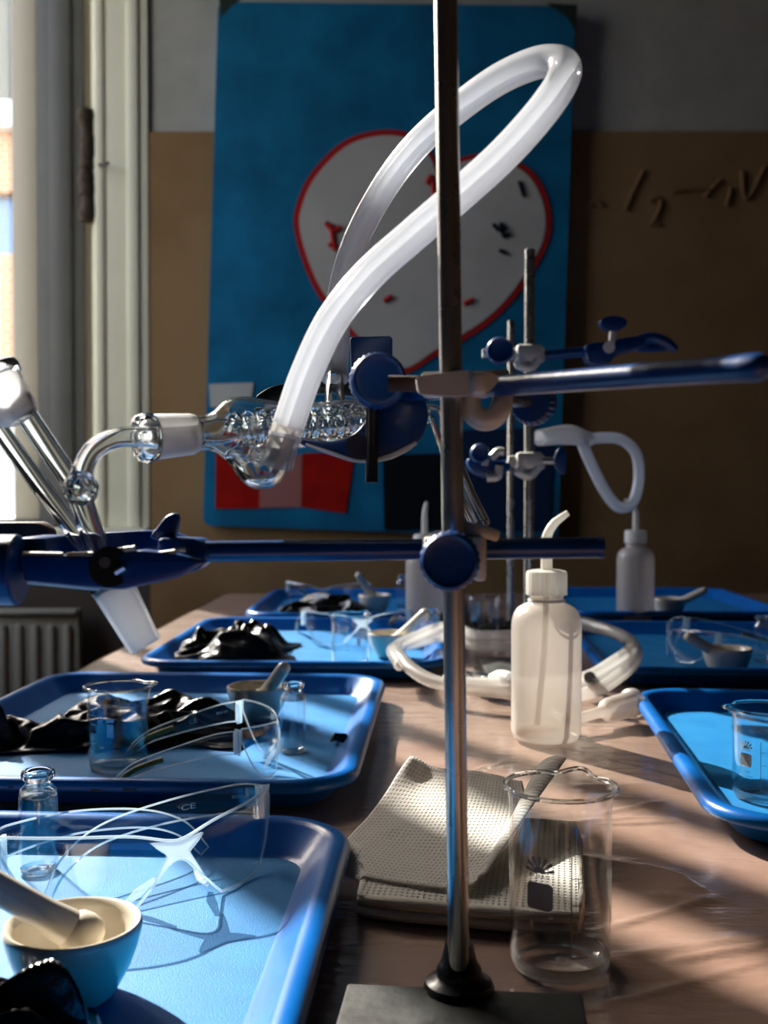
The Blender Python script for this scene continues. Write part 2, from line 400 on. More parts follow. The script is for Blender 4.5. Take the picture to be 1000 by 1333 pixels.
# unseen second window, added in the left wall to light the back wall
w2 = struct(thing('added_window', 'tall unseen side window added for wall light, beyond the left edge of the photo', 'window', (XL, LY0, ZSILL)))
mb = MB()
for y, wd in ((LY0 + .02, .03), (LY1 - .01, .03), (2.54, .04)): mb.box((XL - .025, y, (ZSILL + ZTL) / 2), (.04, wd, ZTL - ZSILL))
for z, h_ in ((ZSILL + .03, .05), (ZTL - .02, .05)): mb.box((XL - .025, (LY0 + LY1) / 2, z), (.04, LY1 - LY0, h_))
mb.build('frame', 'cream', w2)
MB().box((XL - .025, 2.452, (ZSILL + 2.62) / 2), (.05, .14, 2.62 - ZSILL), bevel=.004).build('shade_pier', 'cream', w2)  # unseen pier, sized to cast a shade band across the table
# sill board
s = MB(); s.box(((XL + JX + .14) / 2, YB + .05, ZSILL - .018), (JX + .14 - XL, .22, .036), bevel=.006); struct(s.build('trim_2', 'cream'))
s = MB(); s.box(((XL - .6 + JX) / 2, YB + .34, ZSILL - .01), (JX - XL + .7, .36, .06), bevel=.006); struct(s.build('trim_3', 'ledge'))
# radiator under the window
rad = thing('radiator', 'grey ribbed radiator on the wall under the window, at the far left', 'radiator', on_y(-20, 880, YB - .06))
zr = on_y(50, 795, YB - .1).z; x1 = wx(100, YB - .1)
mb = MB(); mb.box((x1 - .22, YB - .065, zr - .27), (.44, .035, .54), bevel=.01)
for k in range(10): mb.box((x1 - .03 - k * .04, YB - .088, zr - .27), (.018, .016, .47), bevel=.006)
mb.build('panel', 'radiator', rad)
MB().box((x1 - .22, YB - .07, zr - .005), (.43, .06, .012), bevel=.004).build('top_grille', 'radiator', rad)
for xx in (x1 - .1, x1 - .36): MB().box((xx, YB - .03, zr - .27), (.03, .05, .3), bevel=.004).build('bracket', 'dark_steel', rad)
MB().tube([(x1 - .05, YB - .07, zr - .52), (x1 - .05, YB - .07, zr - .6), (x1 - .05, YB - .07, 0.0)], .009, smooth=False).build('pipe', 'radiator', rad)
# outside: ground, brick building
struct(MB().box((-20, 30, -4.05), (90, 54, .1)).build('outside_ground', 'asphalt', smooth=0))
bl = thing('brick_building', 'orange brick building with a blue glass band seen through the window', 'building', (-6.2, 14, -4))
zz = lambda py: on_y(5, py, 12).z
def slab(mbx, za, zb, dy=0.0, x0=-10.5, x1=-2.9): mbx.box(((x0 + x1) / 2, 14 - dy / 2, (za + zb) / 2), (x1 - x0, 4 + dy, zb - za)); return mbx
mb = MB(); slab(mb, -4, zz(470)); slab(mb, zz(330), zz(250) - .001, -.3); slab(mb, zz(330), zz(255)); mb2 = MB()
mb = MB(); slab(mb, zz(470), zz(330)); slab(mb, zz(250), zz(172)); mb.build('brick_wall', 'brick', bl, smooth=0)
slab(MB(), zz(330), zz(250), -.2).build('glass_band', 'glass_blue', bl, smooth=0)
slab(MB(), zz(172), zz(138), .2).build('parapet', 'white_trim', bl, smooth=0)
slab(MB(), zz(590), zz(470), .1).build('plinth', 'ledge', bl, smooth=0)
slab(MB(), -4, zz(590), .2).build('white_base', 'white_trim', bl, smooth=0)

tbl = thing('sky_blocker', 'tall dark block added to cut skylight, outside beyond the frame', 'building', (-24, 20.5, -4))
MB().box((-24, 20.5, 4.0), (35, 5, 14.4)).build('blocker_body', 'blocker_body', tbl, smooth=0)  # unseen block added to cut skylight through the back window
MB().box((-24, 20.5, 11.3), (35.6, 5.6, .4)).build('blocker_cap', 'dark_steel', tbl, smooth=0)

# ------------------------------------------------------------------ poster board
YP = YB - .035
po = thing('painted_poster', 'big blue painted board with a white heart, on the back wall', 'poster', on_y(505, 350, YP))
def wp(pts, y): return [on_y(a, b, y) for a, b in pts]
def rounded(pts, r=14, n=5):
    out = []; k = len(pts)
    for i in range(k):
        p, a, b = Vector(pts[i]), Vector(pts[i - 1]), Vector(pts[(i + 1) % k])
        s, e = p + (a - p).normalized() * r, p + (b - p).normalized() * r
        for j in range(n + 1):
            t = j / n; out.append(tuple(s * (1 - t) ** 2 + p * 2 * t * (1 - t) + e * t * t))
    return out
MB().prism(wp(rounded([(284, 2), (749, 8), (727, 700), (264, 684)], 12), YP), (0, .03, 0)).build('board', 'poster', po, smooth=30)
MB().prism(wp([(285, -6), (318, -4), (300, 8), (287, 22)], YP - .001), (0, .002, 0)).add(*[[], []]).build('corner_patch', 'corner', po, smooth=0)
MB().prism(wp([(712, 4), (752, 6), (750, 42), (738, 22)], YP - .001), (0, .002, 0)).build('corner_patch', 'corner', po, smooth=0)
heart = [(525, 487), (488, 468), (455, 436), (420, 394), (398, 352), (383, 300), (385, 268), (404, 226), (446, 184), (494, 169), (536, 174), (560, 196), (574, 222), (600, 205), (640, 200), (676, 211), (702, 234), (717, 275), (712, 320), (675, 382), (632, 425), (570, 462)]
def smooth_loop(pts, sub=5):
    out = []; n = len(pts)
    for i in range(n):
        p0, p1, p2, p3 = [Vector(pts[(i + k) % n]) for k in (-1, 0, 1, 2)]
        for k in range(sub):
            t = k / sub; out.append(.5 * (2 * p1 + (p2 - p0) * t + (2 * p0 - 5 * p1 + 4 * p2 - p3) * t * t + (3 * p1 - p0 - 3 * p2 + p3) * t ** 3))
    return out
hs = smooth_loop(heart); hc = Vector((550, 320))
MB().prism(wp([tuple(p) for p in hs], YP - .003), (0, .004, 0)).build('heart_outline', 'red', po, smooth=30)
MB().prism(wp([tuple(p - (p - hc).normalized() * 8) for p in hs], YP - .0045), (0, .004, 0)).build('heart', 'heart', po, smooth=30)
mb = MB()
for st in ([(424, 290), (434, 300), (444, 296)], [(428, 318), (440, 322)], [(431, 292), (436, 326)], [(556, 240), (562, 230), (566, 258)], [(500, 392), (510, 386)], [(604, 396), (616, 390)]):
    MB().tube([on_y(a, b, YP - .0052) for a, b in st], .007, 6, sub=4).build('red_mark', 'red', po)
mb = MB()
for st in ([(642, 292), (650, 300), (660, 296)], [(652, 290), (656, 308), (664, 304)], [(676, 236), (682, 256)], [(650, 326), (660, 330)]):
    MB().tube([on_y(a, b, YP - .0052) for a, b in st], .0052, 6, sub=4).build('black_mark', 'black_paint', po)
for poly, nm, mt in (([(281, 588), (339, 590), (338, 662), (280, 662)], 'red_panel', 'red2'), ([(338, 592), (394, 592), (392, 660), (338, 661)], 'pink_panel', 'pink'),
                     ([(393, 590), (462, 588), (450, 668), (392, 660)], 'red_panel', 'red2'), ([(272, 500), (330, 498), (326, 528), (274, 530)], 'pale_patch', 'heart'),
                     ([(498, 592), (592, 590), (588, 690), (500, 690)], 'black_panel', 'black_paint'), ([(600, 560), (722, 556), (716, 690), (604, 692)], 'navy_panel', 'blue_dark')):
    MB().prism(wp(poly, YP - .003), (0, .004, 0)).build(nm, mt, po, smooth=0)

# ------------------------------------------------------------------ table
tb = thing('work_table', 'long work table running back from the camera to the rear wall', 'table', (.4, 1, 0))
def tx(y): return -.415 + .040 * (y - .2)
TY0, TY1, TX1 = -.25, 2.27, 1.3
poly = [(tx(TY0), TY0), (TX1, TY0), (TX1, TY1), (tx(TY1), TY1)]
MB().prism([(a, b, TZ - .034) for a, b in poly], (0, 0, .03)).build('table_top', 'wood', tb, smooth=0)
for (a, b) in ((-.33, -.15), (1.2, -.15), (-.26, 2.1), (1.2, 2.1)): MB().box((a, b, (TZ - .034) / 2), (.05, .05, TZ - .034), bevel=.004).build('leg', 'dark_steel', tb)
# the wrinkled film-covered paper
CREASES = []
for (a, b, c_, d_, wd, ht) in ((795, 1206, 1003, 1152, .0030, .0032), (872, 1252, 1003, 1232, .0022, .0022), (565, 1022, 665, 992, .0030, .0030), (785, 1060, 905, 1036, .0026, .0026), (780, 1075, 900, 1070, .0022, .0016),
                               (800, 1120, 905, 1150, .0022, .0018), (690, 1333, 1003, 1250, .0024, .0016), (380, 1240, 580, 1225, .0030, .0018), (850, 1165, 960, 1178, .0018, .0020), (430, 1130, 330, 1290, .004, .002)):
    p, q = on_z(a, b), on_z(c_, d_); CREASES.append((p.x, p.y, q.x, q.y, wd * 1.2, ht * .55))
def cover_h(x, y):
    a = noise.noise(Vector((x * 4, y * 6, 1.3))) * .6 + noise.noise(Vector((x * 11 + 4, y * 17, 7.1))) * .25
    r = 1 - abs(noise.noise(Vector((x * 5 + y * 4, y * 11 - x * 3, 3.7)))) * 3.2
    open_ = max(0, 1 - ((x - .17) / .16) ** 2) * max(0, 1 - ((y - .62) / .24) ** 2)
    w2 = max(0, 1 - ((x - .05) / .07) ** 2) * max(0, 1 - ((y - .84) / .12) ** 2)
    h = .0006 * a + open_ * (.0035 * max(0, r) ** 2 + .006 * (a + .2)) + w2 * (.010 * (a + .4))
    for (x0, y0, x1, y1, wd, ht) in CREASES:
        dx, dy = x1 - x0, y1 - y0; t = ((x - x0) * dx + (y - y0) * dy) / (dx * dx + dy * dy)
        if -.1 < t < 1.1:
            d = abs((x - x0) * dy - (y - y0) * dx) / math.hypot(dx, dy) + .0015 * noise.noise(Vector((t * 3, x0 * 40, 2)))
            if d < wd * 3: h += ht * math.exp(-(d / wd) ** 2) * max(0, min(1, 5 * (1.1 - t), 5 * (t + .1)))
    # flat where the right-hand tray and the stand stand on it
    k = min(1, max(0, (.165 + (y - .6) * .14 - x) / .03 + 1)) if y > .56 else 1
    return h * k
def pw(t, br):
    for (t0, v0), (t1, v1) in zip(br, br[1:]):
        if t <= t1: return v0 + (v1 - v0) * (t - t0) / (t1 - t0)
    return br[-1][1]
def cover(u, v):
    y = pw(v, [(0, TY0), (.08, .40), (.73, 1.05), (1, TY1)]); x = pw(u, [(0, tx(y)), (.15, -.05), (.75, .32), (1, TX1)])
    return (x, y, TZ - .0006 + cover_h(x, y))
mb = MB().grid(cover, 360, 470)
cv = mb.build('table_cover', 'cover', smooth=180)
tag(cv, 'wrinkled brown paper table cover under shiny clear film', 'table cover')
# its overhang down the left side
def hang(u, v):
    y = TY0 + (TY1 - TY0) * u; return (tx(y) - .004 - .004 * math.sin(y * 31) * v, y, TZ - .0006 - .10 * v + (cover_h(tx(y), y) if v < .01 else 0))
MB().grid(hang, 120, 8).build('overhang', 'cover', cv, smooth=180)
cv.location = (0, 0, 0)

# ------------------------------------------------------------------ trays
def rrect(w, l, r, inset, n=8):
    w2, l2, rr = w / 2 - inset, l / 2 - inset, max(r - inset, .0004); pts = []
    for cx, cy, a0 in ((w2 - rr, l2 - rr, 0), (-w2 + rr, l2 - rr, PI / 2), (-w2 + rr, -l2 + rr, PI), (w2 - rr, -l2 + rr, 1.5 * PI)):
        for k in range(n + 1):
            a = a0 + PI / 2 * k / n; pts.append((cx + rr * math.cos(a), cy + rr * math.sin(a)))
    return pts
TW, TL = .362, .432
def make_tray(label, loc, rotz):
    t = thing('serving_tray', label, 'tray', (0, 0, 0), 'blue serving trays on the table')
    prof = [(.024, .0012), (.0225, .0002), (.021, .0012), (.0085, .0150), (.0045, .0152), (.0012, .0142), (.0, .0165), (.0016, .0205), (.0055, .0224), (.0105, .0218), (.0135, .0195), (.0245, .0062), (.0285, .0043)]
    vs = []; fs = []; k = None
    for ins, z in prof:
        r = rrect(TW, TL, .05, ins); k = len(r); vs += [(a, b, z) for a, b in r]
    for i in range(len(prof) - 1):
        for j in range(k): fs.append((i * k + j, i * k + (j + 1) % k, (i + 1) * k + (j + 1) % k, (i + 1) * k + j))
    fs.append(tuple(range(k))[::-1])
    mb = MB(); mb.add(vs, fs); mb.build('rim', 'tray', t, smooth=50)
    r = rrect(TW, TL, .05, .0275); mb = MB(); mb.prism([(a, b, .0030) for a, b in r], (0, 0, .0014)); mb.build('tray_bottom', 'tray_in', t, smooth=30)
    for q in range(9):
        x = random.uniform(-.14, .13); w = random.uniform(.003, .010); MB().box((x, -TL / 2 + .0005, random.uniform(.0155, .0172)), (w, .0014, random.uniform(.0010, .0022)), bevel=.0003).build('scuff', 'scuff', t)
    t.location = loc; t.rotation_euler = (0, 0, rotz); return t
def tray_at(front_right, rot, far=False):
    """position of a tray by the world XY of its front right corner"""
    c = Matrix.Rotation(rot, 2) @ Vector((-TW / 2, TL / 2)); return Vector((front_right[0] + c.x, front_right[1] + c.y, TZ + .0014))
R = math.radians
tray0 = make_tray('blue tray nearest the camera, holding the mortar and clear safety glasses', tray_at((-.040, .215), R(-3.2)), R(-3.2))
tray_spec = [
    ('blue tray second from the camera on the left, holding a beaker and black bag', tray_at((-.020, .712), R(-3.2)), R(-3.2)),
    ('blue tray third along the left side, behind the two nearer ones', tray_at((.072, 1.215), R(-2)), R(-2)),
    ('dim blue tray farthest back on the left, near the wall', tray_at((.135, 1.700), R(-1)), R(-1)),
    ('blue tray at the right edge with the printed beaker standing in it', tray_at((.558, .600), R(-6)), R(-6)),
    ('dark blue shaded tray on the right, behind the one with the printed beaker', tray_at((.60, 1.16), R(-4)), R(-4)),
    ('dark blue shaded tray farthest back on the right', tray_at((.66, 1.72), R(-2)), R(-2)),
]
trays = [tray0] + [dup(tray0, loc, (0, 0, rz), lab) for lab, loc, rz in tray_spec]
FLO = TZ + .0014 + .0046       # height of a tray's inner bottom

# ------------------------------------------------------------------ beakers
def wrap(mb, vs, fs, ang, z, r):
    mb.add([(r * math.cos(ang + v[0] / r), r * math.sin(ang + v[0] / r), z + v[1]) for v in vs], fs)
def make_beaker(label, r, h, spout, mark_ang, style, group=None):
    t = thing('beaker', label, 'beaker', (0, 0, 0), group)
    th = .0011
    def fn(p, a, j):
        d = (a - spout + PI) % (2 * PI) - PI
        k = math.exp(-(d / .22) ** 2) * max(0, (p.z - h * .86) / (h * .14)) ** 1.3
        k2 = (math.exp(-((abs(d) - .42) / .2) ** 2)) * max(0, (p.z - h * .86) / (h * .14)) ** 1.3
        q = Vector((p.x, p.y, 0)); q = q * (1 + k * .19 - k2 * .05)
        return Vector((q.x, q.y, p.z + k * h * .012 - k2 * h * .006))
    out = [(r * .86, .0008), (r * .95, .0022), (r * .995, .006), (r, .012), (r, h * .5), (r, h * .90), (r * 1.02, h * .95), (r * 1.07, h * .985), (r * 1.105, h)]
    inn = [(a - th, z + (.001 if i < 3 else 0)) for i, (a, z) in enumerate(out)]
    prof = [(.0001, .0016)] + out + inn[::-1] + [(.0001, .0028)]
    mb = MB(); mb.lathe(prof, 64, fn=fn); mb.build('glass_wall', 'thin', t, smooth=60)
    rim = [fn(Vector((r * 1.1 * math.cos(a), r * 1.1 * math.sin(a), h)), a, 0) for a in [2 * PI * k / 96 for k in range(97)]]
    mb = MB(); mb.tube(rim, .00115, 8, caps=False, smooth=False); mb.build('rim', 'glass', t)
    mb = MB(); mb.lathe([(r * .80, .0010), (r * .93, .0012), (r * .985, .0045), (r * .96, .0072), (r * .90, .0040), (r * .8, .0022)], 64, closed=True); mb.build('base_ring', 'glass_edge', t)
    # print
    mb = MB(); rp = r + .0003; s = h / .062
    if style == 'fan':
        for k in range(7):                                # half flower of rays
            a = PI * (k + .5) / 7; n1, n2 = .0019 * s, .0050 * s
            w = .125
            n2 *= 1 if k in (0, 6) else 1.08
            vs = [(n1 * math.cos(a - w), n1 * math.sin(a - w), 0), (n2 * math.cos(a - w), n2 * math.sin(a - w), 0), (n2 * 1.06 * math.cos(a), n2 * 1.06 * math.sin(a), 0), (n2 * math.cos(a + w), n2 * math.sin(a + w), 0), (n1 * math.cos(a + w), n1 * math.sin(a + w), 0)]
            wrap(mb, vs, [(0, 1, 2, 3, 4)], mark_ang, h * .60, rp)
        wrap(mb, [(.0022 * s * math.cos(PI * k / 12), .0022 * s * math.sin(PI * k / 12), 0) for k in range(13)], [tuple(range(13))], mark_ang, h * .60, rp)
        v, f = text_mesh('DURAN', .0021 * s); wrap(mb, v, f, mark_ang, h * .572, rp)
        rr = [(x, y, 0) for x, y in rrect(.0092 * s, .0090 * s, .0016 * s, 0, 4)]
        wrap(mb, rr, [tuple(range(len(rr)))], mark_ang, h * .475, rp)
        v, f = text_mesh('50 ml', .0030 * s); wrap(mb, v, f, mark_ang, h * .335, rp)
        v, f = text_mesh('APPROX. VOLUMES', .0013 * s); wrap(mb, v, f, mark_ang, h * .295, rp)
        t_ang = mark_ang + .0105 * s / rp
        for (x0, z0, x1, z1) in ((0, .16, .0004, .70), (0, .16, .006, .166), (0, .30, .004, .305), (0, .44, .004, .445), (0, .58, .004, .585)):
            v, f = flat_rect(x0, z0 * h, x1 * s, z1 * h, 3); wrap(mb, v, f, t_ang, 0, rp)
    else:
        for (x0, z0, x1, z1) in ((-.0055, .44, -.0005, .60), (-.0060, .62, -.0001, .66)):
            v, f = flat_rect(x0 * s + .006 * s, z0 * h, x1 * s + .006 * s, z1 * h, 3); wrap(mb, v, f, mark_ang, 0, rp)
        v, f = text_mesh('50', .0046 * s); wrap(mb, v, f, mark_ang - .0052 * s / rp, h * .62, rp)
        for z in (.25, .36, .47, .58, .69):
            v, f = flat_rect(0, z * h, .0055 * s, z * h + .0005, 3); wrap(mb, v, f, mark_ang - .0145 * s / rp, 0, rp)
    mb.build('printed_scale', 'mark' if style == 'fan' else 'mark_white', t, smooth=0, fix=False)
    return t
def base_at(px, py, z=TZ + .001):
    p = on_z(px, py, z); return p
b = make_beaker('tall clear glass beaker standing on the table beside the paper towels', .0232, .083, R(62), R(238), 'fan')
b.location = Vector((wx(731, .489), .489, TZ + .0015))
b1 = make_beaker('clear glass beaker with a printed sun mark in the right-hand tray', .0228, .0625, R(176), R(214), 'fan')
b1.location = Vector((.2655, .742, FLO))
b2 = make_beaker('clear glass beaker in front of the black bag, in the second left tray', .0228, .0625, R(20), R(262), 'scale')
b2.location = Vector((wx(152, .826), .826, FLO))
dup(b2, (wx(456, 1.30), 1.30, FLO), (0, 0, .5), 'blurred glass beaker in the third tray, amid shiny glassware')
dup(b2, (wx(631, 1.56), 1.56, TZ + .001), (0, 0, .3), 'glass beaker with white scale lines on the table, right behind the main steel rod')

# ------------------------------------------------------------------ vials, mortars, pestles
def make_vial(label):
    t = thing('glass_vial', label, 'vial', (0, 0, 0), 'small glass vials')
    r = .0105
    out = [(.0001, .0004), (r * .85, .0004), (r, .002), (r, .020), (r, .0435), (r * .93, .0465), (r * .72, .0490), (r * .66, .0505), (r * .68, .0525)]
    inn = [(a - .0010, z + .001) for a, z in out[1:]]
    MB().lathe(out + inn[::-1] + [(.0001, .0016)], 40).build('glass_wall', 'thin', t, smooth=60)
    MB().lathe([(r * .58, .0520), (r * .70, .0518), (r * .87, .0535), (r * .90, .0555), (r * .84, .0574), (r * .66, .0578), (r * .56, .0560)], 40, closed=True).build('lip', 'glass', t)
    MB().lathe([(r * .55, .0006), (r * .85, .0006), (r * .97, .003), (r * .88, .0034), (r * .55, .0016)], 40, closed=True).build('base_ring', 'glass_edge', t)
    MB().lathe([(r * .98, .0432), (r * .92, .0468), (r * .72, .0493), (r * .62, .0488), (r * .84, .0455)], 40, closed=True).build('shoulder', 'glass_edge', t)
    return t
v0 = make_vial('empty glass vial with a flared lip, behind the safety glasses in the nearest tray')
v0.location = (wx(47, .597), .597, FLO)
dup(v0, (wx(381, .872), .872, FLO), (0, 0, 0), 'empty glass vial in the second left tray, in front of its mortar')
dup(v0, (wx(563, 1.40), 1.40, FLO), (0, 0, 0), 'blurred vial at the right end of the third left tray')
dup(v0, (wx(994, 1.33), 1.33, FLO), (0, 0, 0), 'dim glass vial standing at the right edge in the shaded tray')
dup(v0, (wx(524, 1.95), 1.95, FLO), (0, 0, 0), 'faint vial in the farthest left tray, just left of the main steel rod')
def make_mortar(label):
    t = thing('mortar', label, 'mortar', (0, 0, 0), 'small porcelain mortars')
    r = .0285
    prof = [(.0001, .0), (.0150, .0), (.0165, .0012), (.0185, .004), (.0235, .013), (.0265, .021), (r, .0290), (r * 1.005, .0308), (r * .97, .0322), (r * .915, .0318), (.0243, .0290), (.0225, .022), (.0185, .0135), (.011, .0075), (.0001, .0058)]
    def fn(p, a, j):
        d = (a - R(25) + PI) % (2 * PI) - PI; k = math.exp(-(d / .16) ** 2) * max(0, (p.z - .024) / .008)
        return Vector((p.x * (1 + .07 * k), p.y * (1 + .07 * k), p.z - .001 * k))
    MB().lathe(prof, 56, fn=fn).build('bowl', 'porcelain', t, smooth=60)
    MB().lathe([(.0246, .0291), (.0227, .022), (.0187, .0136), (.0112, .0077), (.0001, .0060)], 48).build('grinding_face', 'porcelain_raw', t, smooth=60)
    return t
def make_pestle(label):
    t = thing('pestle', label, 'pestle', (0, 0, 0), 'porcelain pestles')
    MB().lathe([(.0001, .0705), (.0035, .0700), (.0056, .0675), (.0062, .062), (.0062, .040), (.0066, .026), (.0074, .018), (.0076, .0145)], 28).build('handle', 'porcelain', t, smooth=70)
    MB().lathe([(.0076, .0145), (.0090, .0125), (.0098, .0085), (.0090, .004), (.006, .0010), (.0001, 0)], 28).build('grinding_head', 'porcelain_raw', t, smooth=70)
    return t
def lay_pestle(o, head, tip):
    o.location = head; o.rotation_mode = 'XYZ'; o.rotation_euler = (Vector(tip) - Vector(head)).to_track_quat('Z', 'Y').to_euler()
m0 = make_mortar('porcelain mortar in the nearest tray, its pestle leaning out to the left')
m0.location = (wx(92, .449), .449, FLO); m0.rotation_euler = (0, 0, R(150))
p0 = make_pestle('porcelain pestle leaning in the nearest mortar')
lay_pestle(p0, at(122, 1217, .450) + Vector((.002, 0, -.004)), at(8, 1162, .438))
mort = [((335, .995), 'porcelain mortar with lit rim at the back of the second left tray', R(140), R(62), 'porcelain pestle standing in the mortar of the second left tray', (350, 897)),
        ((508, 1.365), 'blurred mortar in the third left tray, right of its beaker', R(20), 0, 'tan pestle lying across the mortar of the third left tray', (548, 803)),
        ((488, 1.86), 'tiny pale mortar in the farthest left tray', 0, 0, 'tiny pestle in the mortar of the farthest left tray', (472, 757)),
        ((948, 1.235), 'dim porcelain mortar in the shaded right tray, by the lying glasses', R(60), 0, 'brownish pestle leaning out of the dim right-hand mortar', (902, 832)),
        ((872, 1.80), 'faint mortar in the farthest right tray', 0, 0, 'faint pestle resting on the farthest right mortar', (918, 768))]
for (px, d), la, rz, _, lb, tip in mort:
    mo = dup(m0, (wx(px, d), d, FLO), (0, 0, rz), la)
    pe = dup(p0, (0, 0, 0), label=lb)
    h = Vector((wx(px, d) + .002, d, FLO + .017)); tp = at(tip[0], tip[1], d - .012)
    lay_pestle(pe, h + (h - tp).normalized() * .004, tp)

# ------------------------------------------------------------------ safety glasses
def make_glasses(label, folded, colour_tip=None):
    t = thing('safety_glasses', label, 'safety glasses', (0, 0, 0), 'clear safety glasses')
    Rr, hw = .10, .078; amax = math.asin(hw / Rr)
    def cyl(x, z, rr=Rr):
        a = x / Rr * amax / (hw / Rr); return Vector((rr * math.sin(a), Rr - rr * math.cos(a), z + 0))
    def top(x):
        u = abs(x) / hw; return .0385 + .004 * math.sin(min(u, 1) * PI * .5) - .0045 * math.exp(-(x / .015) ** 2) + .0015 * u
    def bot(x):
        u = abs(x) / hw
        if u < .10: return .0245 - .006 * (u / .10) ** 2
        if u < .30: return .0173 * (1 - (u - .10) / .20) ** 1.1 + .0012
        return .0012 + .034 * max(0, (u - .50) / .5) ** 2.3
    top_, bot_ = top, bot
    def lens(u, v):
        x = (u * 2 - 1) * hw; return cyl(x, bot_(x) + (top_(x) - bot_(x)) * v)
    MB().grid(lens, 80, 12).build('lens', 'lens', t, smooth=180, solid=.0018)
    xs = [(-1 + 2 * k / 80) * hw for k in range(81)]
    loop = [cyl(x, top_(x)) for x in xs] + [cyl(x, bot_(x)) for x in xs[::-1]]
    MB().tube(loop + [loop[0]], .0008, 6, smooth=False, caps=False).build('lens_edge', 'lens_edge', t)
    # nose bridge: a thicker milky saddle with two pads
    def bridge(u, v):
        x = (u * 2 - 1) * (.0055 + .0075 * abs(2 * v - 1) ** 1.6); z0, z1 = bot_(x) + .0004, top_(x) - .0005 - .002 * (abs(u * 2 - 1) ** 2); return cyl(x, z0 + (z1 - z0) * v) + Vector((0, -.0008, 0))
    MB().grid(bridge, 16, 8).build('nose_bridge', 'saddle', t, smooth=180, solid=.0022)
    for sgn in (-1, 1):
        MB().tube([cyl(sgn * .010, .016) + Vector((0, .003, 0)), cyl(sgn * .0155, .009) + Vector((0, .009, 0)), cyl(sgn * .021, .003) + Vector((0, .012, 0))], [.0012, .0024, .0012], 8).build('nose_pad', 'lens_edge', t)
        # hinge block at the end of the lens
        e = cyl(sgn * hw, .034)
        mb = MB()
        for k in range(3): mb.tube([e + Vector((-sgn * .001 * k * 2.2, .002 + k * .0018, -.010)), e + Vector((-sgn * .001 * k * 2.2, .002 + k * .0018, .0095))], .0013, 8, smooth=False)
        mb.box(e + Vector((-sgn * .0022, .004, 0)), (.0032, .008, .017), bevel=.001)
        mb.build('hinge', 'lens_edge', t)
        # temple arm
        a0 = e + Vector((0, .006, 0))
        if folded:
            if sgn > 0: path = [a0, a0 + Vector((-.012, .012, .001)), a0 + Vector((-.055, .0165, .000)), a0 + Vector((-.095, .013, -.004)), a0 + Vector((-.120, .004, -.014)), a0 + Vector((-.134, -.006, -.028))]
            else: path = [a0, a0 + Vector((.012, .019, .001)), a0 + Vector((.050, .026, .002)), a0 + Vector((.090, .026, -.003)), a0 + Vector((.113, .022, -.012)), a0 + Vector((.126, .018, -.027))]
        else:
            path = [a0, a0 + Vector((-sgn * .002, .02, -.002)), a0 + Vector((-sgn * .004, .06, -.010)), a0 + Vector((-sgn * .006, .092, -.018)), a0 + Vector((-sgn * .007, .108, -.026)), a0 + Vector((-sgn * .007, .118, -.034))]
        hh = [.0085, .0080, .0062, .0050, .0042, .0030]
        e2 = [path[0] * 2 - path[1]] + path + [path[-1] * 2 - path[-2]]
        def pos(s):
            s = min(s * 5, 4.9999); i = int(s); q = s - i; p0, p1, p2, p3 = e2[i:i + 4]
            return .5 * ((2 * p1) + (p2 - p0) * q + (2 * p0 - 5 * p1 + 4 * p2 - p3) * q * q + (3 * p1 - p0 - 3 * p2 + p3) * q ** 3), hh[i] * (1 - q) + hh[i + 1] * q
        def arm(u, v):
            p, h = pos(u); d = (pos(min(1, u + .01))[0] - pos(max(0, u - .01))[0]).normalized()
            upv = Vector((0, 0, 1)) - d * d.z; upv.normalize()
            return p + upv * h * (v * 2 - 1)
        ar = MB().grid(arm, 40, 6).build('temple_arm', 'lens', t, smooth=180, solid=.0018)
        lp = [arm(k / 40, 0) for k in range(41)] + [arm(k / 40, 1) for k in range(40, -1, -1)]
        MB().tube(lp + [lp[0]], .0006, 6, smooth=False, caps=False).build('arm_edge', 'lens_edge', ar)
        if colour_tip:
            lp = [arm(.45 + .5 * k / 20, .5) for k in range(21)]
            MB().tube(lp, .0024, 8, smooth=False).build('arm_pad', colour_tip, ar)
        if sgn > 0 or folded:
            # moulded marks near the hinge
            mb = MB()
            for body, size, u0, v0_ in (('CE', .0052, .36, .42), ('RE EN 166 FT', .0026, .215, .52)):
                v, f = text_mesh(body, size, 'LEFT')
                pts = []
                for q in v:
                    u = u0 - (q.x / .155); vv = v0_ + q.y / .016
                    if folded and sgn < 0: u = .16 + q.x / .155
                    p = arm(min(max(u, 0), 1), vv); d = (arm(min(1, u + .01), .5) - arm(u - .01, .5)).normalized(); nrm = d.cross(Vector((0, 0, 1))).normalized()
                    if nrm.y > 0: nrm = -nrm
                    pts.append(p + nrm * .0012)
                mb.add(pts, f)
            mb.build('moulded_lettering', 'mark_white', ar, smooth=0, fix=False)
    return t
g0 = make_glasses('clear folded safety glasses marked CE, in the nearest tray', True)
g0.location = Vector((wx(232, .545), .545, FLO + .0005)); g0.rotation_euler = (R(-4), 0, R(38))
g1 = make_glasses('clear safety glasses lying open with amber arm pads, in the second left tray', False, 'amber')
g1.location = Vector((wx(362, .822), .822, FLO + .001)); g1.rotation_euler = (R(0), 0, R(97)); g1.scale = (.70, .74, .95)
for lab, (x, y), rz in (('blurred clear safety glasses behind the beaker in the third left tray', (wx(472, 1.47), 1.47), R(12)),
                        ('dim clear safety glasses in the shaded right tray, beside the mortar', (wx(872, 1.35), 1.35), R(-92)),
                        ('faint safety glasses in the farthest left tray', (wx(420, 1.93), 1.93), R(-10))):
    dup(g1, (x, y, FLO + .001), (0, 0, rz), lab)

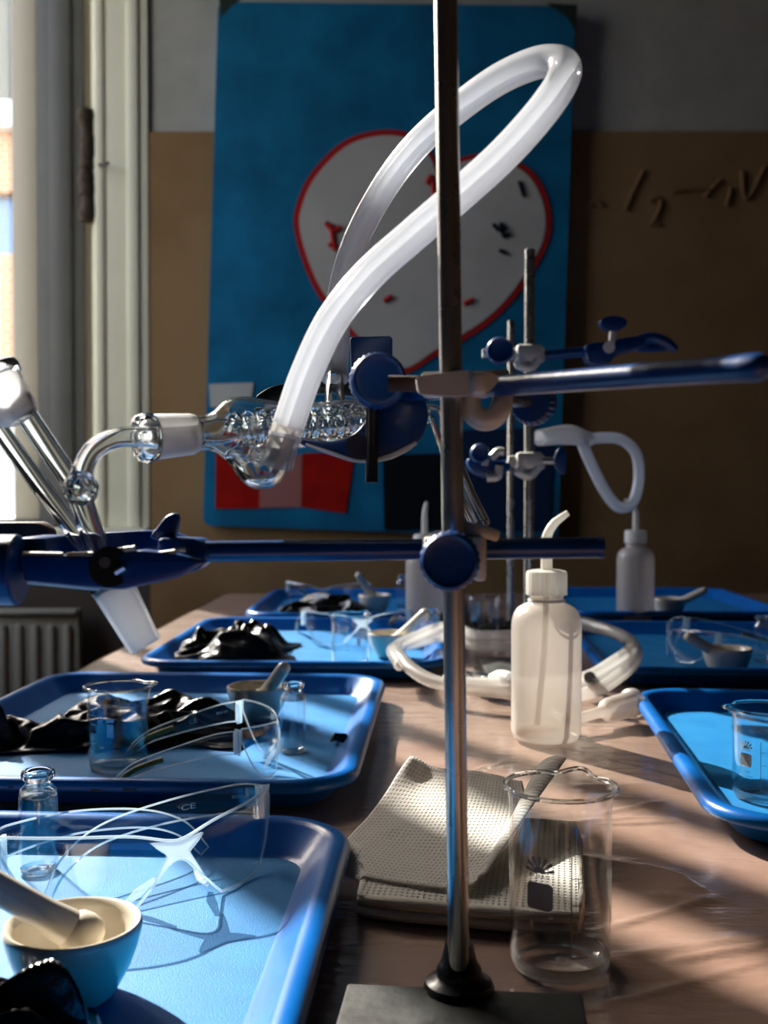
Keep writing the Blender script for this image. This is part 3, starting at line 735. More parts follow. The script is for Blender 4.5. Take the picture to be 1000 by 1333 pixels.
# ------------------------------------------------------------------ crumpled black bags
def make_bag(label, c, sx, sy, h, seed, rz=0, n=70):
    ca, sa = math.cos(rz), math.sin(rz)
    def fn(u, v):
        x, y = (u - .5) * sx, (v - .5) * sy
        q = Vector((x * 26 + seed, y * 26, seed * 1.7)); f = Vector((x * 20 + y * 34 + seed, y * 40 - x * 14, seed))
        r_ = math.hypot((u - .5) * 2, (v - .5) * 2); out = 1 + .35 * noise.noise(Vector((math.cos(math.atan2(v - .5, u - .5)) * 1.6 + seed, math.sin(math.atan2(v - .5, u - .5)) * 1.6, 4)))
        dx = noise.noise(q + Vector((3, 1, 7))) * .011 + noise.noise(f * 1.3) * .006; dy = noise.noise(q + Vector((9, 3, 1))) * .011 + noise.noise(f * 1.3 + Vector((5, 5, 5))) * .006
        edge = max(0, min(1, (1.05 - r_ * .92) * 2.0)); edge = edge * edge * (3 - 2 * edge)
        f1 = 1 - abs(noise.noise(f * .55)) * 2; f2 = 1 - abs(noise.noise(f * 1.25 + Vector((2, 8, 3)))) * 2
        z = edge * h * (.12 + .62 * max(0, f1) ** 1.2 + .30 * max(0, f2)) + .0006 + .0016 * (1 + noise.noise(f * 2.2))
        X, Y = x * out + dx, y * out + dy
        return (c[0] + X * ca - Y * sa, c[1] + X * sa + Y * ca, c[2] + max(z, .0010))
    mb = MB().grid(fn, n, n)
    o = mb.build('plastic_bag', 'bag', smooth=180, solid=.0008)
    return tag(o, label, 'bag', 'crumpled black plastic bags')
make_bag('crumpled black plastic in the near left corner, in front of the mortar', (wx(-30, .396), .391, FLO), .105, .085, .036, 2.2, .5, 90)
make_bag('crumpled black plastic lying behind the beaker in the second left tray', (wx(160, .925), .925, FLO), .20, .10, .032, 5.1, R(3), 110)
make_bag('crumpled black plastic at the left edge of the second left tray', (wx(-12, .90), .90, FLO), .07, .07, .034, 8.3)
make_bag('black crumpled heap in the third left tray, left of its beaker', (wx(310, 1.40), 1.40, FLO), .16, .15, .035, 3.9)
make_bag('dark crumpled heap in the farthest left tray', (wx(420, 1.86), 1.86, FLO), .15, .10, .030, 6.6)
make_bag('small black scrap at the right side of the second left tray', (wx(446, .90), .90, FLO), .018, .016, .014, 1.4, 0, 24)

# ------------------------------------------------------------------ wash bottles
def make_bottle(label):
    t = thing('wash_bottle', label, 'wash bottle', (0, 0, 0), 'translucent wash bottles')
    r = .0305
    prof = [(.0001, .0012), (r * .80, .0), (r * .93, .0012), (r, .007), (r, .060), (r, .098), (r * .985, .104), (r * .93, .1095), (r * .82, .1145), (r * .66, .1175), (r * .52, .1190), (r * .48, .1225), (r * .48, .128)]
    MB().lathe(prof, 56).build('bottle_body', 'ldpe', t, smooth=60)
    mb = MB()
    def fl(p, a, j): 
        k = 1 + .012 * math.cos(a * 30); return Vector((p.x * k, p.y * k, p.z))
    mb.lathe([(.0001, .1260), (.0150, .1258), (.0178, .1262), (.0178, .1440), (.0170, .1466), (.0120, .1478), (.0001, .148)], 120, fn=fl); mb.build('screw_cap', 'ldpe_cap', t, smooth=40)
    MB().lathe([(.0160, .1200), (.0165, .1212), (.0160, .1224), (.0150, .1224), (.0150, .1200)], 48, closed=True).build('neck_ring', 'ldpe_cap', t)
    MB().tube([(0, 0, .1475), (0, 0, .170), (.0008, 0, .1785), (.0060, 0, .1875), (.0130, 0, .1935), (.0185, 0, .1975)], [.0052, .0048, .0042, .0038, .0032, .0026], 14).build('spout_tube', 'ldpe_cap', t)
    MB().tube([(0, 0, .146), (-.002, 0, .08), (-.008, 0, .012)], .0028, 10).build('dip_tube', 'ldpe_cap', t)
    return t
w0 = make_bottle('translucent wash bottle with a bent white spout, in the middle of the table')
w0.location = Vector((wx(712, .938), .938, TZ + .002))
wb = dup(w0, (wx(828, 1.76), 1.76, FLO), (0, 0, PI), 'dim grey wash bottle at the back right against the dark wall')
dup(w0, (wx(553, 1.72), 1.72, TZ + .001), (0, 0, R(80)), 'blurred wash bottle half hidden by the main steel rod')

# ------------------------------------------------------------------ paper towels
st = thing('paper_towel_stack', 'folded stack of white paper towels on the table behind the main stand', 'paper towels', (.05, .6, TZ))
FL, FR, BR, BL = [Vector(p) for p in ((-.0155, .545), (.0965, .520), (.1215, .668), (.008, .695))]
def quad(u, v): return FL * (1 - u) * (1 - v) + FR * u * (1 - v) + BR * u * v + BL * (1 - u) * v
def layer(z0, z1, k):
    vs = []; n = 10; ring = []
    for a, b in [(i / n, 0) for i in range(n)] + [(1, i / n) for i in range(n)] + [(1 - i / n, 1) for i in range(n)] + [(0, 1 - i / n) for i in range(n)]:
        ring.append((a, b))
    mb = MB(); m = len(ring); fs = []
    prof = [(.0, z0), (-.009, z0 + .1 * (z1 - z0)), (-.018, z0 + .5 * (z1 - z0)), (-.009, z0 + .9 * (z1 - z0)), (.012, z1)]
    for ins, z in prof:
        for (a, b) in ring:
            ca, cb = .5 + (a - .5) * (1 - 2 * ins), .5 + (b - .5) * (1 - 2 * ins)
            # round the corners
            d = Vector((a - .5, b - .5)); f = max(abs(d.x), abs(d.y)); g = d.length / .7071
            sc = 1 - .05 * max(0, g - .85) / .15
            p = quad(.5 + (ca - .5) * sc, .5 + (cb - .5) * sc)
            wob = .0007 * noise.noise(Vector((p.x * 60, p.y * 60, z * 200 + k)))
            vs.append((p.x + wob, p.y + wob, TZ + .001 + z + .0006 * noise.noise(Vector((p.x * 30, p.y * 30, k)))))
    for i in range(len(prof) - 1):
        for j in range(m): fs.append((i * m + j, i * m + (j + 1) % m, (i + 1) * m + (j + 1) % m, (i + 1) * m + j))
    fs.append(tuple(range(m))[::-1]); mb.add(vs, fs); return mb
mb = MB()
for k in range(2):
    l = layer(.0002 + k * .0058, .0060 + k * .0058, k); mb.add(l.v, l.f)
mb.build('folded_edge', 'towel_edge', st, smooth=60)
def topf(u, v):
    p = quad(.012 + .976 * u, .012 + .976 * v); return (p.x, p.y, TZ + .0128 + .0008 * noise.noise(Vector((p.x * 40, p.y * 40, 2))))
MB().grid(topf, 30, 34).build('top_face', 'towel', st, smooth=180, uvgrid=True)
A, B, C, D_ = [Vector(p) for p in ((-.035, .583, .0125), (.0175, .715, .030), (.092, .712, .024), (.046, .545, .0165))]
def sheet(u, v):
    p = A * (1 - u) * (1 - v) + D_ * u * (1 - v) + C * u * v + B * (1 - u) * v
    z = p.z + .010 * math.exp(-((u) / .16) ** 2 - ((1 - v) / .22) ** 2) - .007 * math.sin(PI * v) * (1 - u) + .004 * math.sin(PI * u) * v - .0045 * math.sin(PI * u) * (1 - v)
    z += .0008 * noise.noise(Vector((u * 6, v * 6, 3)))
    bow = .012 * math.sin(PI * v) * u
    return (p.x + bow - .006 * math.sin(PI * v) * (1 - u), p.y - .006 * math.sin(PI * u) * (1 - v), TZ + .0015 + max(z, .0132 if p.x > -.012 else .004))
o = MB().grid(sheet, 44, 56).build('paper_towel_sheet', 'towel', smooth=180, uvgrid=True, solid=.0007)
tag(o, 'loose white paper towel with curled corner on top of the stack', 'paper towel')
def curl(u, v):
    a = R(-12) + u * R(120); r = .0035 + .0165 * v ** 1.4
    c0 = Vector((.048, .553)); c1 = Vector((.094, .690)); c = c0 + (c1 - c0) * v
    ax = (c1 - c0).normalized(); sd = Vector((ax.y, -ax.x))
    q = c + sd * r * .9 * (1 - math.cos(a)); return (q.x, q.y, TZ + .0152 + r * .25 + r * 1.25 * math.sin(a) + .004 * v)
o = MB().grid(curl, 24, 40).build('paper_towel_curl', 'towel', smooth=180, uvgrid=True, solid=.0007)
tag(o, 'curled white paper towel standing on the stack, seen through the tall beaker', 'paper towel')

# ------------------------------------------------------------------ the near retort stand
RB, RT_ = at(598, 1300, .450), at(580, -40, .396)
def rod_at(py):
    lo, hi = 0.0, 1.0
    for _ in range(40):
        m_ = (lo + hi) / 2; p = RB + (RT_ - RB) * m_ - CAM; y = 666.5 - p.dot(UP) / p.dot(FW) * F
        if y > py: lo = m_
        else: hi = m_
    return RB + (RT_ - RB) * lo
rs = thing('retort_stand', 'steel rod stand with a black base, nearest the camera', 'lab stand', (RB.x, RB.y, TZ))
rd = (RT_ - RB).normalized()
mb = MB(); mb.lathe([(.0001, 0), (.0044, 0), (.0044, .46), (.0040, .461), (.0001, .461)], 32, axis_m(RB - rd * .004, rd)); mb.build('rod', 'steel', rs, smooth=40)
pb0, pb1 = on_z(452, 1278, TZ + .0105), on_z(758, 1292, TZ + .0105)
c = (pb0 + pb1) / 2; w = (pb1 - pb0).length; ang = math.atan2(pb1.y - pb0.y, pb1.x - pb0.x)
mb = MB(); mb.box(c + Vector((.0 - math.sin(ang) * -.085, -.085, -.00525)), (w, .17, .0105), Euler((0, 0, ang)), bevel=.0016); mb.build('base_plate', 'base_black', rs)
mb = MB(); mb.lathe([(.0001, .0095), (.0145, .0095), (.0150, .0110), (.0140, .0135), (.0105, .0150), (.0095, .0160), (.0095, .0190), (.0078, .0215), (.0066, .0260), (.0058, .0300), (.0001, .0302)], 28, Matrix.Translation((RB.x, RB.y + .002, TZ))); mb.build('collar_nut', 'black_metal', rs, smooth=35)

def knob(mbx, p, d, r, th, ribs=24):
    def fn(q, a, j):
        k = 1 + (.03 * math.cos(a * ribs) if 1 < j < 5 else 0); return Vector((q.x * k, q.y * k, q.z))
    mbx.lathe([(.0001, 0), (r * .55, 0), (r * .86, th * .06), (r * .99, th * .25), (r, th * .55), (r * .96, th * .85), (r * .86, th), (r * .78, th * .93), (r * .70, th * .90), (r * .3, th * .88), (.0001, th * .88)], 96, axis_m(p, d), fn=fn); return mbx

def boss_head(label, c, axis, knob_dir, knob_r, screw_dir, group, hook=True, knob_mat='blue_knob', knob2=None):
    """boss head clamped round a rod at c"""
    t = thing('boss_head', label, 'clamp boss', c, group)
    return t
# --- lower clamp, boss and rod
pr = rod_at(722)
y_rod = pr.y + .0105
lb = thing('boss_head', 'lower clamp boss with big round blue knob on the near steel rod', 'clamp boss', pr, 'boss heads on the stands')
mb = MB()
mb.box(pr + Vector((0, .0105, -.001)), (.019, .013, .020), bevel=.003)
mb.box(pr + Vector((.0095, -.002, -.001)), (.005, .022, .017), bevel=.0015)
mb.box(pr + Vector((-.0095, -.002, -.001)), (.005, .022, .017), bevel=.0015)
mb.box(pr + Vector((0, -.0095, -.001)), (.022, .006, .014), bevel=.002)
mb.box(pr + Vector((.011, .008, .009)), (.016, .010, .005), Euler((0, R(15), 0)), bevel=.0015)
mb.build('boss_body', 'cast', lb)
mb = MB(); mb.tube([pr + Vector((-.0015, -.010, -.0015)), pr + Vector((-.0025, -.020, -.0015))], .003, 12, smooth=False); mb.build('screw', 'steel', lb)
mb = MB(); knob(mb, pr + Vector((-.0022, -.0165, -.0012)), (-.10, -1, .04), .0113, .010); mb.build('knob', 'blue_knob', lb)
# clamp itself: rod + jaws
DL = y_rod + .0012
def L(px, py, dd=0): return at(px, py, DL + dd)
lc = thing('three_prong_clamp', 'blue clamp on the lower rod gripping the slanted glass adapter at left', 'clamp', L(575, 715), 'blue clamps on the stands')
mb = MB(); mb.tube([L(255, 718), L(779, 713)], .0043, 20, smooth=False); o = mb.build('rod', 'blue_paint', lc, smooth=50)
mb = MB(); mb.lathe([(.0001, 0), (.0041, 0), (.0044, .0006), (.0044, .003), (.0001, .003)], 20, axis_m(L(776, 713), L(779, 713) - L(255, 718))); mb.build('rod_end', 'blue_paint', lc)
# hub and rear jaw, front jaw
mb = MB(); mb.prism([L(a, b, -.008) for a, b in rounded([(205, 700), (262, 702), (272, 720), (262, 742), (205, 754)], 8, 3)], (0, .018, 0)); mb.build('hub', 'blue_paint', lc, smooth=35, bevel=.001)
mb = MB(); mb.prism([L(a, b, -.020) for a, b in rounded([(24, 722), (125, 724), (185, 716), (236, 722), (268, 730), (232, 752), (160, 768), (122, 766), (30, 757)], 6, 3)], (0, .009, 0)); fj = mb.build('front_jaw', 'blue_paint', lc, smooth=35, bevel=.0012)
mb = MB(); mb.prism([L(a, b, .016) for a, b in rounded([(58, 700), (120, 694), (190, 690), (230, 694), (262, 708), (250, 728), (190, 722), (120, 724), (60, 722)], 6, 3)], (0, .008, 0)); mb.build('rear_jaw', 'blue_paint', lc, smooth=35, bevel=.0012)
# jaw end posts and pads
mb = MB(); mb.prism([L(a, b, -.012) for a, b in [(24, 700), (60, 700), (60, 745), (24, 745)]], (0, .03, 0)); mb.build('end_post', 'blue_paint', lc, smooth=35, bevel=.001)
mb = MB(); mb.prism([L(a, b, .022) for a, b in rounded([(-40, 680), (50, 680), (62, 692), (60, 718), (-40, 722)], 5, 2)], (0, .014, 0)); mb.build('cork_pad', 'cork', lc, smooth=35, bevel=.001)
mb = MB(); mb.lathe([(.0001, 0), (.0128, 0), (.0138, .001), (.0138, .0255), (.0128, .0268), (.0001, .0268)], 40, axis_m(L(26, 742, -.018), (-1, 0, 0))); mb.build('screw_knob', 'blue_knob', lc)
mb = MB(); mb.tube([L(143, 738, -.021), L(143, 738, .0)], .0080, 20, smooth=False); mb.build('pivot_bolt', 'black_metal', lc)
mb = MB(); mb.tube([L(136, 732, -.0222), L(138, 733, -.018)], .0022, 10, smooth=False); mb.tube([L(150, 745, -.0222), L(162, 738, -.0222)], .0016, 8, smooth=False); mb.build('pivot_pin', 'steel', lc)
mb = MB(); mb.prism([L(a, b, -.001) for a, b in smooth_loop([(196, 700), (206, 684), (216, 672), (228, 668), (232, 676), (229, 692), (222, 704)], 4)], (0, .006, 0)); mb.build('wing_nut', 'blue_knob', lc, smooth=40, bevel=.001)
mb = MB()
for (a0, b0, a1, b1) in ((30, 722, 82, 723), (88, 723, 122, 722), (126, 721, 176, 714), (192, 724, 228, 719)):
    mb.tube([L(a0, b0, -.018), L(a1, b1, -.018)], .0013, 8, smooth=False)
mb.tube([L(36, 757, -.0165), L(130, 766, -.0165)], .0010, 8, smooth=False)
mb.build('edge_highlight', 'cast', fj)  # pale strips model the highlights on the front jaw's edges

# --- upper boss and clamp
pu = rod_at(502)
P1, P2 = at(640, 503, .424), at(984, 478, .318)
rdv = (P2 - P1).normalized()
P0 = P1 - rdv * .085
ub = thing('boss_head', 'bare metal clamp boss with hooked end on the near steel rod, upper of the two', 'clamp boss', pu, 'boss heads on the stands')
mb = MB()
mb.prism([at(a, b, pu.y - .0085) for a, b in rounded([(541, 490), (600, 482), (640, 484), (652, 492), (640, 508), (600, 516), (545, 513)], 6, 3)], (0, .005, 0))
mb.prism([at(a, b, pu.y + .0045) for a, b in rounded([(548, 484), (640, 482), (662, 480), (668, 496), (640, 514), (552, 514)], 6, 3)], (0, .016, 0))
mb.box(pu + Vector((.010, .0, 0)), (.006, .022, .009), Euler((0, 0, 0)), bevel=.0015)
mb.tube([at(612, 508, pu.y + .006), at(612, 528, pu.y + .004), at(622, 544, pu.y + .003), at(638, 546, pu.y + .003), at(652, 532, pu.y + .004), at(656, 510, pu.y + .006)], [.0045, .0046, .0044, .0044, .0044, .0035], 12)
mb.build('boss_body', 'cast', ub, smooth=45)
mb = MB(); mb.tube([at(556, 500, pu.y + .008), at(506, 499, pu.y + .010)], .0032, 12, smooth=False); mb.build('screw', 'cork', ub)
mb = MB(); mb.tube([at(648, 522, .43), at(694, 523, .462)], .0026, 10, smooth=False); mb.build('screw', 'steel', ub)
mb = MB(); knob(mb, at(690, 523, .455), (.42, .9, 0), .0098, .010); mb.build('knob', 'blue_knob', ub)
uc = thing('three_prong_clamp', 'blue clamp on the upper rod holding the glass condenser', 'clamp', P1, 'blue clamps on the stands')
mb = MB(); mb.tube([P0, P2], .00415, 20, smooth=False); mb.build('rod', 'blue_paint', uc, smooth=50)
mb = MB(); mb.lathe([(.0001, .0052), (.0018, .005), (.0034, .0036), (.0043, .001), (.0043, -.004), (.0001, -.004)], 20, axis_m(P2, rdv)); mb.build('rod_end', 'blue_knob', uc, smooth=50)
DU = .500
mb = MB(); knob(mb, at(491, 498, DU - .029), (.06, -1, .02), .0124, .012, 30); mb.build('screw_knob', 'blue_knob', uc)
mb = MB(); mb.tube([at(491, 500, DU - .030), at(492, 502, DU + .012)], .0032, 10, smooth=False); mb.build('screw', 'black_metal', uc)
mb = MB(); mb.prism([at(a, b, DU + .004) for a, b in rounded([(455, 438), (511, 437), (511, 500), (458, 500)], 4, 2)], (0, .008, 0)); mb.build('guide_plate', 'blue_knob', uc, bevel=.001)
mb = MB(); mb.prism([at(a, b, DU - .026) for a, b in smooth_loop([(393, 569), (430, 574), (458, 566), (476, 546), (480, 522), (505, 506), (536, 504), (553, 520), (557, 548), (543, 578), (510, 596), (468, 602), (430, 592), (393, 579)], 4)], (0, .012, 0)); mb.build('lower_jaw', 'blue_paint', uc, smooth=40, bevel=.0012)
mb = MB(); mb.prism([at(a, b, DU + .052) for a, b in smooth_loop([(332, 520), (345, 507), (366, 500), (400, 497), (450, 494), (480, 498), (480, 516), (440, 514), (400, 512), (362, 524)], 4)], (0, .014, 0)); mb.build('upper_jaw', 'black_metal', uc, smooth=40, bevel=.001)
mb = MB(); mb.tube([at(484, 530, DU - .029), at(484, 628, DU - .029)], .0028, 10, smooth=False); mb.build('hinge_pin', 'black_metal', uc)
mb = MB(); mb.tube([at(466, 580, DU - .0285), at(466, 580, DU - .02)], .0052, 20, smooth=False); mb.build('rivet', 'scuff', uc)
mb = MB(); mb.tube([at(398, 578, DU - .0265), at(432, 590, DU - .0265), at(468, 600, DU - .0265), at(508, 594, DU - .0265), at(542, 576, DU - .0265)], [.0006, .0009, .0008, .0014, .0008], 8); mb.build('edge_highlight', 'cast', uc)  # pale strip models the highlight along the lower jaw's bottom edge

# ------------------------------------------------------------------ glassware held by the clamps
def lathe_axis(p, q, prof, seg=40):
    """profile of (t along p->q in 0..1, radius)"""
    d = Vector(q) - Vector(p); L_ = d.length; mb = MB(); mb.lathe([(r, t * L_) for t, r in prof], seg, axis_m(p, d)); return mb
gh = thing('glass_adapter', 'slanted clear glass adapter with frosted joints held by the lower clamp', 'laboratory glassware', L(120, 690))
def G(px, py, dd=0): return at(px, py, DL + dd)
mb = MB(); mb.tube([G(136, 742), G(118, 690), G(100, 640), G(66, 588), G(34, 540), G(22, 520)], [.0056, .0050, .0048, .0046, .0046, .0060], 20, hollow=.74); mb.build('main_tube', 'glass', gh)
mb = MB(); mb.tube([G(120, 726, .008), G(96, 690, .010), G(52, 632, .012), G(6, 568, .014), G(-40, 505, .016)], [.0034, .0040, .0040, .0038, .0038], 16, hollow=.7); mb.build('side_tube', 'glass', gh)
mb = MB(); mb.tube([G(104, 640), G(108, 612, .002), G(122, 586, .004), G(150, 571, .006), G(184, 569, .008), G(204, 570, .010)], [.0060, .0046, .0044, .0043, .0044, .0048], 18, hollow=.72); mb.build('bent_arm', 'glass', gh)
mb = MB(); mb.lathe([(.0001, -.007), (.0045, -.0058), (.0068, -.002), (.0070, .002), (.0045, .006), (.0001, .007)], 24, axis_m(G(106, 636), (0, -1, .2))); mb.build('junction_bulb', 'glass', gh)
pa, pb = G(28, 548), G(-14, 478)
lathe_axis(pa, pb, [(0, .0050), (.06, .0078), (.12, .0088), (.72, .0096), (.74, .0090), (.1, .0078), (0, .0046)]).build('upper_joint', 'frosted', gh, smooth=60)
lathe_axis(pa, pb, [(.74, .0090), (.76, .0108), (.86, .0112), (.95, .0106), (.93, .0090)]).build('joint_rim', 'glass', gh, smooth=60)
pa, pb = G(138, 748), G(190, 842)
lathe_axis(pa, pb, [(0, .0058), (.05, .0082), (.12, .0086), (.22, .0085), (.94, .0070), (.985, .0066), (1.0, .0060), (.97, .0054), (.2, .0070), (.1, .0062)]).build('lower_joint', 'frosted', gh, smooth=60)
lathe_axis(pa, pb, [(-.02, .0056), (.03, .0084), (.10, .0092), (.16, .0090), (.20, .0084), (.10, .0080)]).build('joint_collar', 'glass', gh, smooth=60)

cd = thing('glass_condenser', 'clear glass condenser lying level in the upper clamp, bent tip hanging down', 'laboratory glassware', at(400, 555, .5))
ca, cb = at(176, 571, .455), at(556, 540, .528)
def axp(t): return ca + (cb - ca) * t
pr_ = [(.00, .0070), (.005, .0096), (.03, .0108), (.055, .0104), (.06, .0096)]
lathe_axis(ca, cb, pr_ + [(.05, .0080), (.0, .0064)]).build('joint_rim', 'glass', cd, smooth=60)
lathe_axis(ca, cb, [(.055, .0092), (.06, .0098), (.17, .0090), (.185, .0082), (.17, .0074), (.06, .0080)]).build('frosted_joint', 'frosted', cd, smooth=60)
lathe_axis(ca, cb, [(.06, .0046), (.10, .0052), (.14, .0060), (.17, .0060), (.10, .0044)]).build('inner_cone', 'glass', cd, smooth=60)
jack = [(.18, .0080), (.215, .0076), (.245, .0090), (.275, .0128), (.31, .0148), (.36, .0146), (.42, .0126), (.48, .0108), (.60, .0102), (.76, .0102), (.80, .0094), (.84, .0064), (.90, .0052), (1.0, .0046)]
lathe_axis(ca, cb, jack + [(t, r - .0013) for t, r in jack[::-1]]).build('water_jacket', 'glass', cd, smooth=60)
inn = [(.20, .0052), (.26, .0060), (.32, .0046), (.40, .0050), (.48, .0044), (.56, .0050), (.64, .0044), (.72, .0050), (.80, .0040)]
lathe_axis(ca, cb, inn + [(t, r - .001) for t, r in inn[::-1]]).build('inner_tube', 'glass', cd, smooth=60)
ax_m = axis_m(ca, cb - ca); LA = (cb - ca).length
hel = [ax_m @ Vector((.0066 * math.cos(k * .42), .0066 * math.sin(k * .42), LA * (.30 + .46 * k / 150))) for k in range(151)]
MB().tube(hel, .0019, 8, smooth=False).build('cooling_coil', 'glass', cd)
mb = MB(); mb.tube([axp(.33) + Vector((0, -.004, -.010)), at(322, 598, .470), at(334, 613, .462), at(350, 612, .456), at(362, 592, .452), at(373, 556, .450)], [.0072, .0074, .0076, .0070, .0056, .0044], 18, hollow=.72); mb.build('hose_inlet', 'glass', cd)
mb = MB(); mb.tube([axp(.66), at(436, 510, .520), at(437, 482, .536)], [.0052, .0048, .0044], 16, hollow=.7); mb.build('hose_outlet', 'glass', cd)
mb = MB(); mb.tube([axp(.98), at(566, 540, .525), at(578, 568, .520), at(592, 608, .512), at(610, 652, .503), at(626, 684, .496)], [.0048, .0046, .0044, .0046, .0048, .0048], 20, hollow=.76); mb.build('drip_tip', 'glass', cd)
# rubber hose between its two ports
hp = [(376, 552, .448), (380, 540, .447), (400, 484, .443), (432, 418, .438), (480, 358, .435), (540, 304, .432), (600, 252, .430), (655, 202, .430), (702, 150, .432), (730, 110, .436), (736, 88, .444), (722, 80, .452), (692, 84, .462), (645, 106, .478), (590, 146, .500), (540, 192, .520), (498, 248, .535), (464, 312, .545), (446, 372, .548), (438, 432, .545), (436, 494, .534)]
hs_ = MB(); hs_.tube([at(*p) for p in hp], .0068, 24, hollow=.60)
o = hs_.build('rubber_hose', 'hose', smooth=60); tag(o, 'thick white translucent hose looping up from the condenser past the near steel rod', 'hose')
MB().tube([at(361, 606, .452), at(367, 582, .450), at(376, 552, .448)], .0067, 24, hollow=.62).build('clear_hose_end', 'hose_clear', o)
MB().tube([at(371, 570, .449), at(372, 566, .449)], .0071, 24, smooth=False, hollow=.8).build('hose_ring', 'hose', o)

# ------------------------------------------------------------------ rear stands and their clamps
def far_stand(label, px, py_top, d, r, w, l, group='retort stands at the back'):
    base = Vector((wx(px, d), d, TZ + .001)); ztop = at(px, py_top, d).z
    t = thing('retort_stand', label, 'lab stand', base, group)
    MB().lathe([(.0001, .006), (r, .006), (r, ztop - base.z - .001), (r * .8, ztop - base.z), (.0001, ztop - base.z)], 20, Matrix.Translation(base)).build('rod', 'steel', t)
    MB().box(base + Vector((0, l * .3, .005)), (w, l, .010), bevel=.0015).build('base_plate', 'base_black', t)
    MB().lathe([(.0001, .009), (r * 1.9, .009), (r * 1.9, .016), (r * 1.2, .018), (.0001, .018)], 16, Matrix.Translation(base)).build('collar_nut', 'black_metal', t)
    return base
DS = 1.24
far_stand('tall steel rod stand behind the middle wash bottle', 689, 326, DS, .0060, .10, .12)
far_stand('thinner distant steel rod stand, just left of the tall rear one', 665, 418, 1.66, .0056, .10, .12)
def S(px, py, dd=0): return at(px, py, DS + dd)
def far_boss(label, py, knob_px, wing):
    t = thing('boss_head', label, 'clamp boss', S(689, py), 'boss heads on the stands')
    mb = MB(); mb.box(S(689, py, -.010), (.030, .014, .020), bevel=.004); mb.box(S(697, py + 2, .010), (.022, .012, .018), bevel=.004)
    mb.tube([S(680, py + 6, -.012), S(676, py + 14, -.012), S(690, py + 18, -.012), S(700, py + 8, -.012)], .006, 10); mb.box(S(671, py + 1, -.004), (.018, .010, .014), bevel=.003)
    mb.build('boss_body', 'cast', t)
    MB().tube([S(678, py, -.006), S(knob_px, py, -.006)], .0042, 10, smooth=False).build('screw', 'steel', t)
    if wing: MB().prism([S(a, b, -.012) for a, b in smooth_loop([(722, py - 4), (728, py - 16), (737, py - 14), (738, py + 8), (734, py + 18), (724, py + 8)], 4)], (0, .010, 0)).build('wing_screw', 'blue_knob', t, bevel=.001)
    else:
        mb = MB(); knob(mb, S(652, py - 2, -.022), (-.2, -1, 0), .0155, .018); mb.build('knob', 'blue_knob', t)
        MB().tube([S(628, py, -.006), S(652, py, -.006)], .0050, 10, smooth=False).build('screw_end', 'cast', t)
    return t
far_boss('upper clamp boss with round blue knob on the tall rear stand', 460, 640, False)
far_boss('lower clamp boss with a blue wing screw on the tall rear stand', 600, 726, True)
t = thing('three_prong_clamp', 'blue clamp pointing right from the upper part of the tall rear stand', 'clamp', S(720, 462, .012), 'blue clamps on the stands')
MB().tube([S(676, 466, .012), S(768, 457, .012)], .0058, 14, smooth=False).build('rod', 'blue_paint', t)
MB().prism([S(a, b, -.004) for a, b in smooth_loop([(764, 448), (790, 444), (830, 437), (842, 442), (836, 452), (804, 462), (792, 474), (770, 474), (764, 462)], 3)], (0, .026, 0)).build('hub', 'blue_paint', t, smooth=40, bevel=.002)
MB().tube([S(832, 444, .004), S(850, 440, .002), S(868, 446, 0), S(880, 456, 0)], [.0075, .0068, .0062, .005], 10).build('prong', 'blue_paint', t)
MB().tube([S(828, 450, .03), S(848, 452, .034), S(866, 452, .036)], [.007, .006, .005], 10).build('prong', 'blue_paint', t)
MB().tube([S(797, 448, 0), S(799, 426, 0)], .0048, 10, smooth=False).build('screw', 'cast', t)
MB().prism([S(a, b, -.006) for a, b in smooth_loop([(783, 416), (795, 411), (812, 413), (817, 421), (806, 430), (792, 430), (783, 424)], 3)], (0, .014, 0)).build('wing_nut', 'blue_knob', t, bevel=.001)
MB().tube([S(793, 452, -.006), S(793, 452, .024)], .007, 12, smooth=False).build('pivot_bolt', 'cast', t)
t = thing('three_prong_clamp', 'blue clamp lower on the tall rear stand, just right of the near steel rod', 'clamp', S(650, 604, .012), 'blue clamps on the stands')
MB().tube([S(700, 602, .012), S(655, 605, .012)], .0055, 12, smooth=False).build('rod', 'blue_paint', t)
MB().prism([S(a, b, -.012) for a, b in smooth_loop([(612, 596), (640, 598), (662, 602), (664, 612), (640, 622), (618, 616), (610, 606)], 3)], (0, .03, 0)).build('hub', 'blue_paint', t, bevel=.002)
MB().tube([S(640, 596, -.016), S(648, 588, -.016), S(656, 588, -.016)], .0048, 8).build('prong', 'cast', t)
MB().tube([S(634, 622, -.016), S(648, 620, -.016), S(650, 606, -.016)], .0048, 8).build('prong', 'cast', t)
mb = MB(); knob(mb, S(624, 590, -.014), (0, -1, 0), .011, .012); mb.build('screw_knob', 'blue_knob', t)
MB().tube([S(631, 606, -.018), S(632, 598, -.018)], .0042, 8, smooth=False).build('pivot_pin', 'cast', t)
# condenser and hose hanging from the rear stand
mb = MB(); mb.tube([at(702, 570, 1.30), at(740, 566, 1.34), at(766, 572, 1.38)], [.010, .013, .010], 14, hollow=.8)
o = mb.build('condenser_tube', 'frosted'); tag(o, 'dim glass condenser tube held level behind the lower rear clamp', 'laboratory glassware')
mb = MB(); mb.tube([at(*p) for p in ((752, 560, 1.36), (766, 596, 1.36), (788, 640, 1.37), (806, 660, 1.40), (824, 654, 1.43), (832, 622, 1.44), (828, 590, 1.43), (808, 572, 1.42), (780, 570, 1.40), (764, 574, 1.38))], .0075, 14, hollow=.7)
o = mb.build('rubber_hose', 'hose'); tag(o, 'dim hose hanging in a loop from the rear condenser, at the right', 'hose')

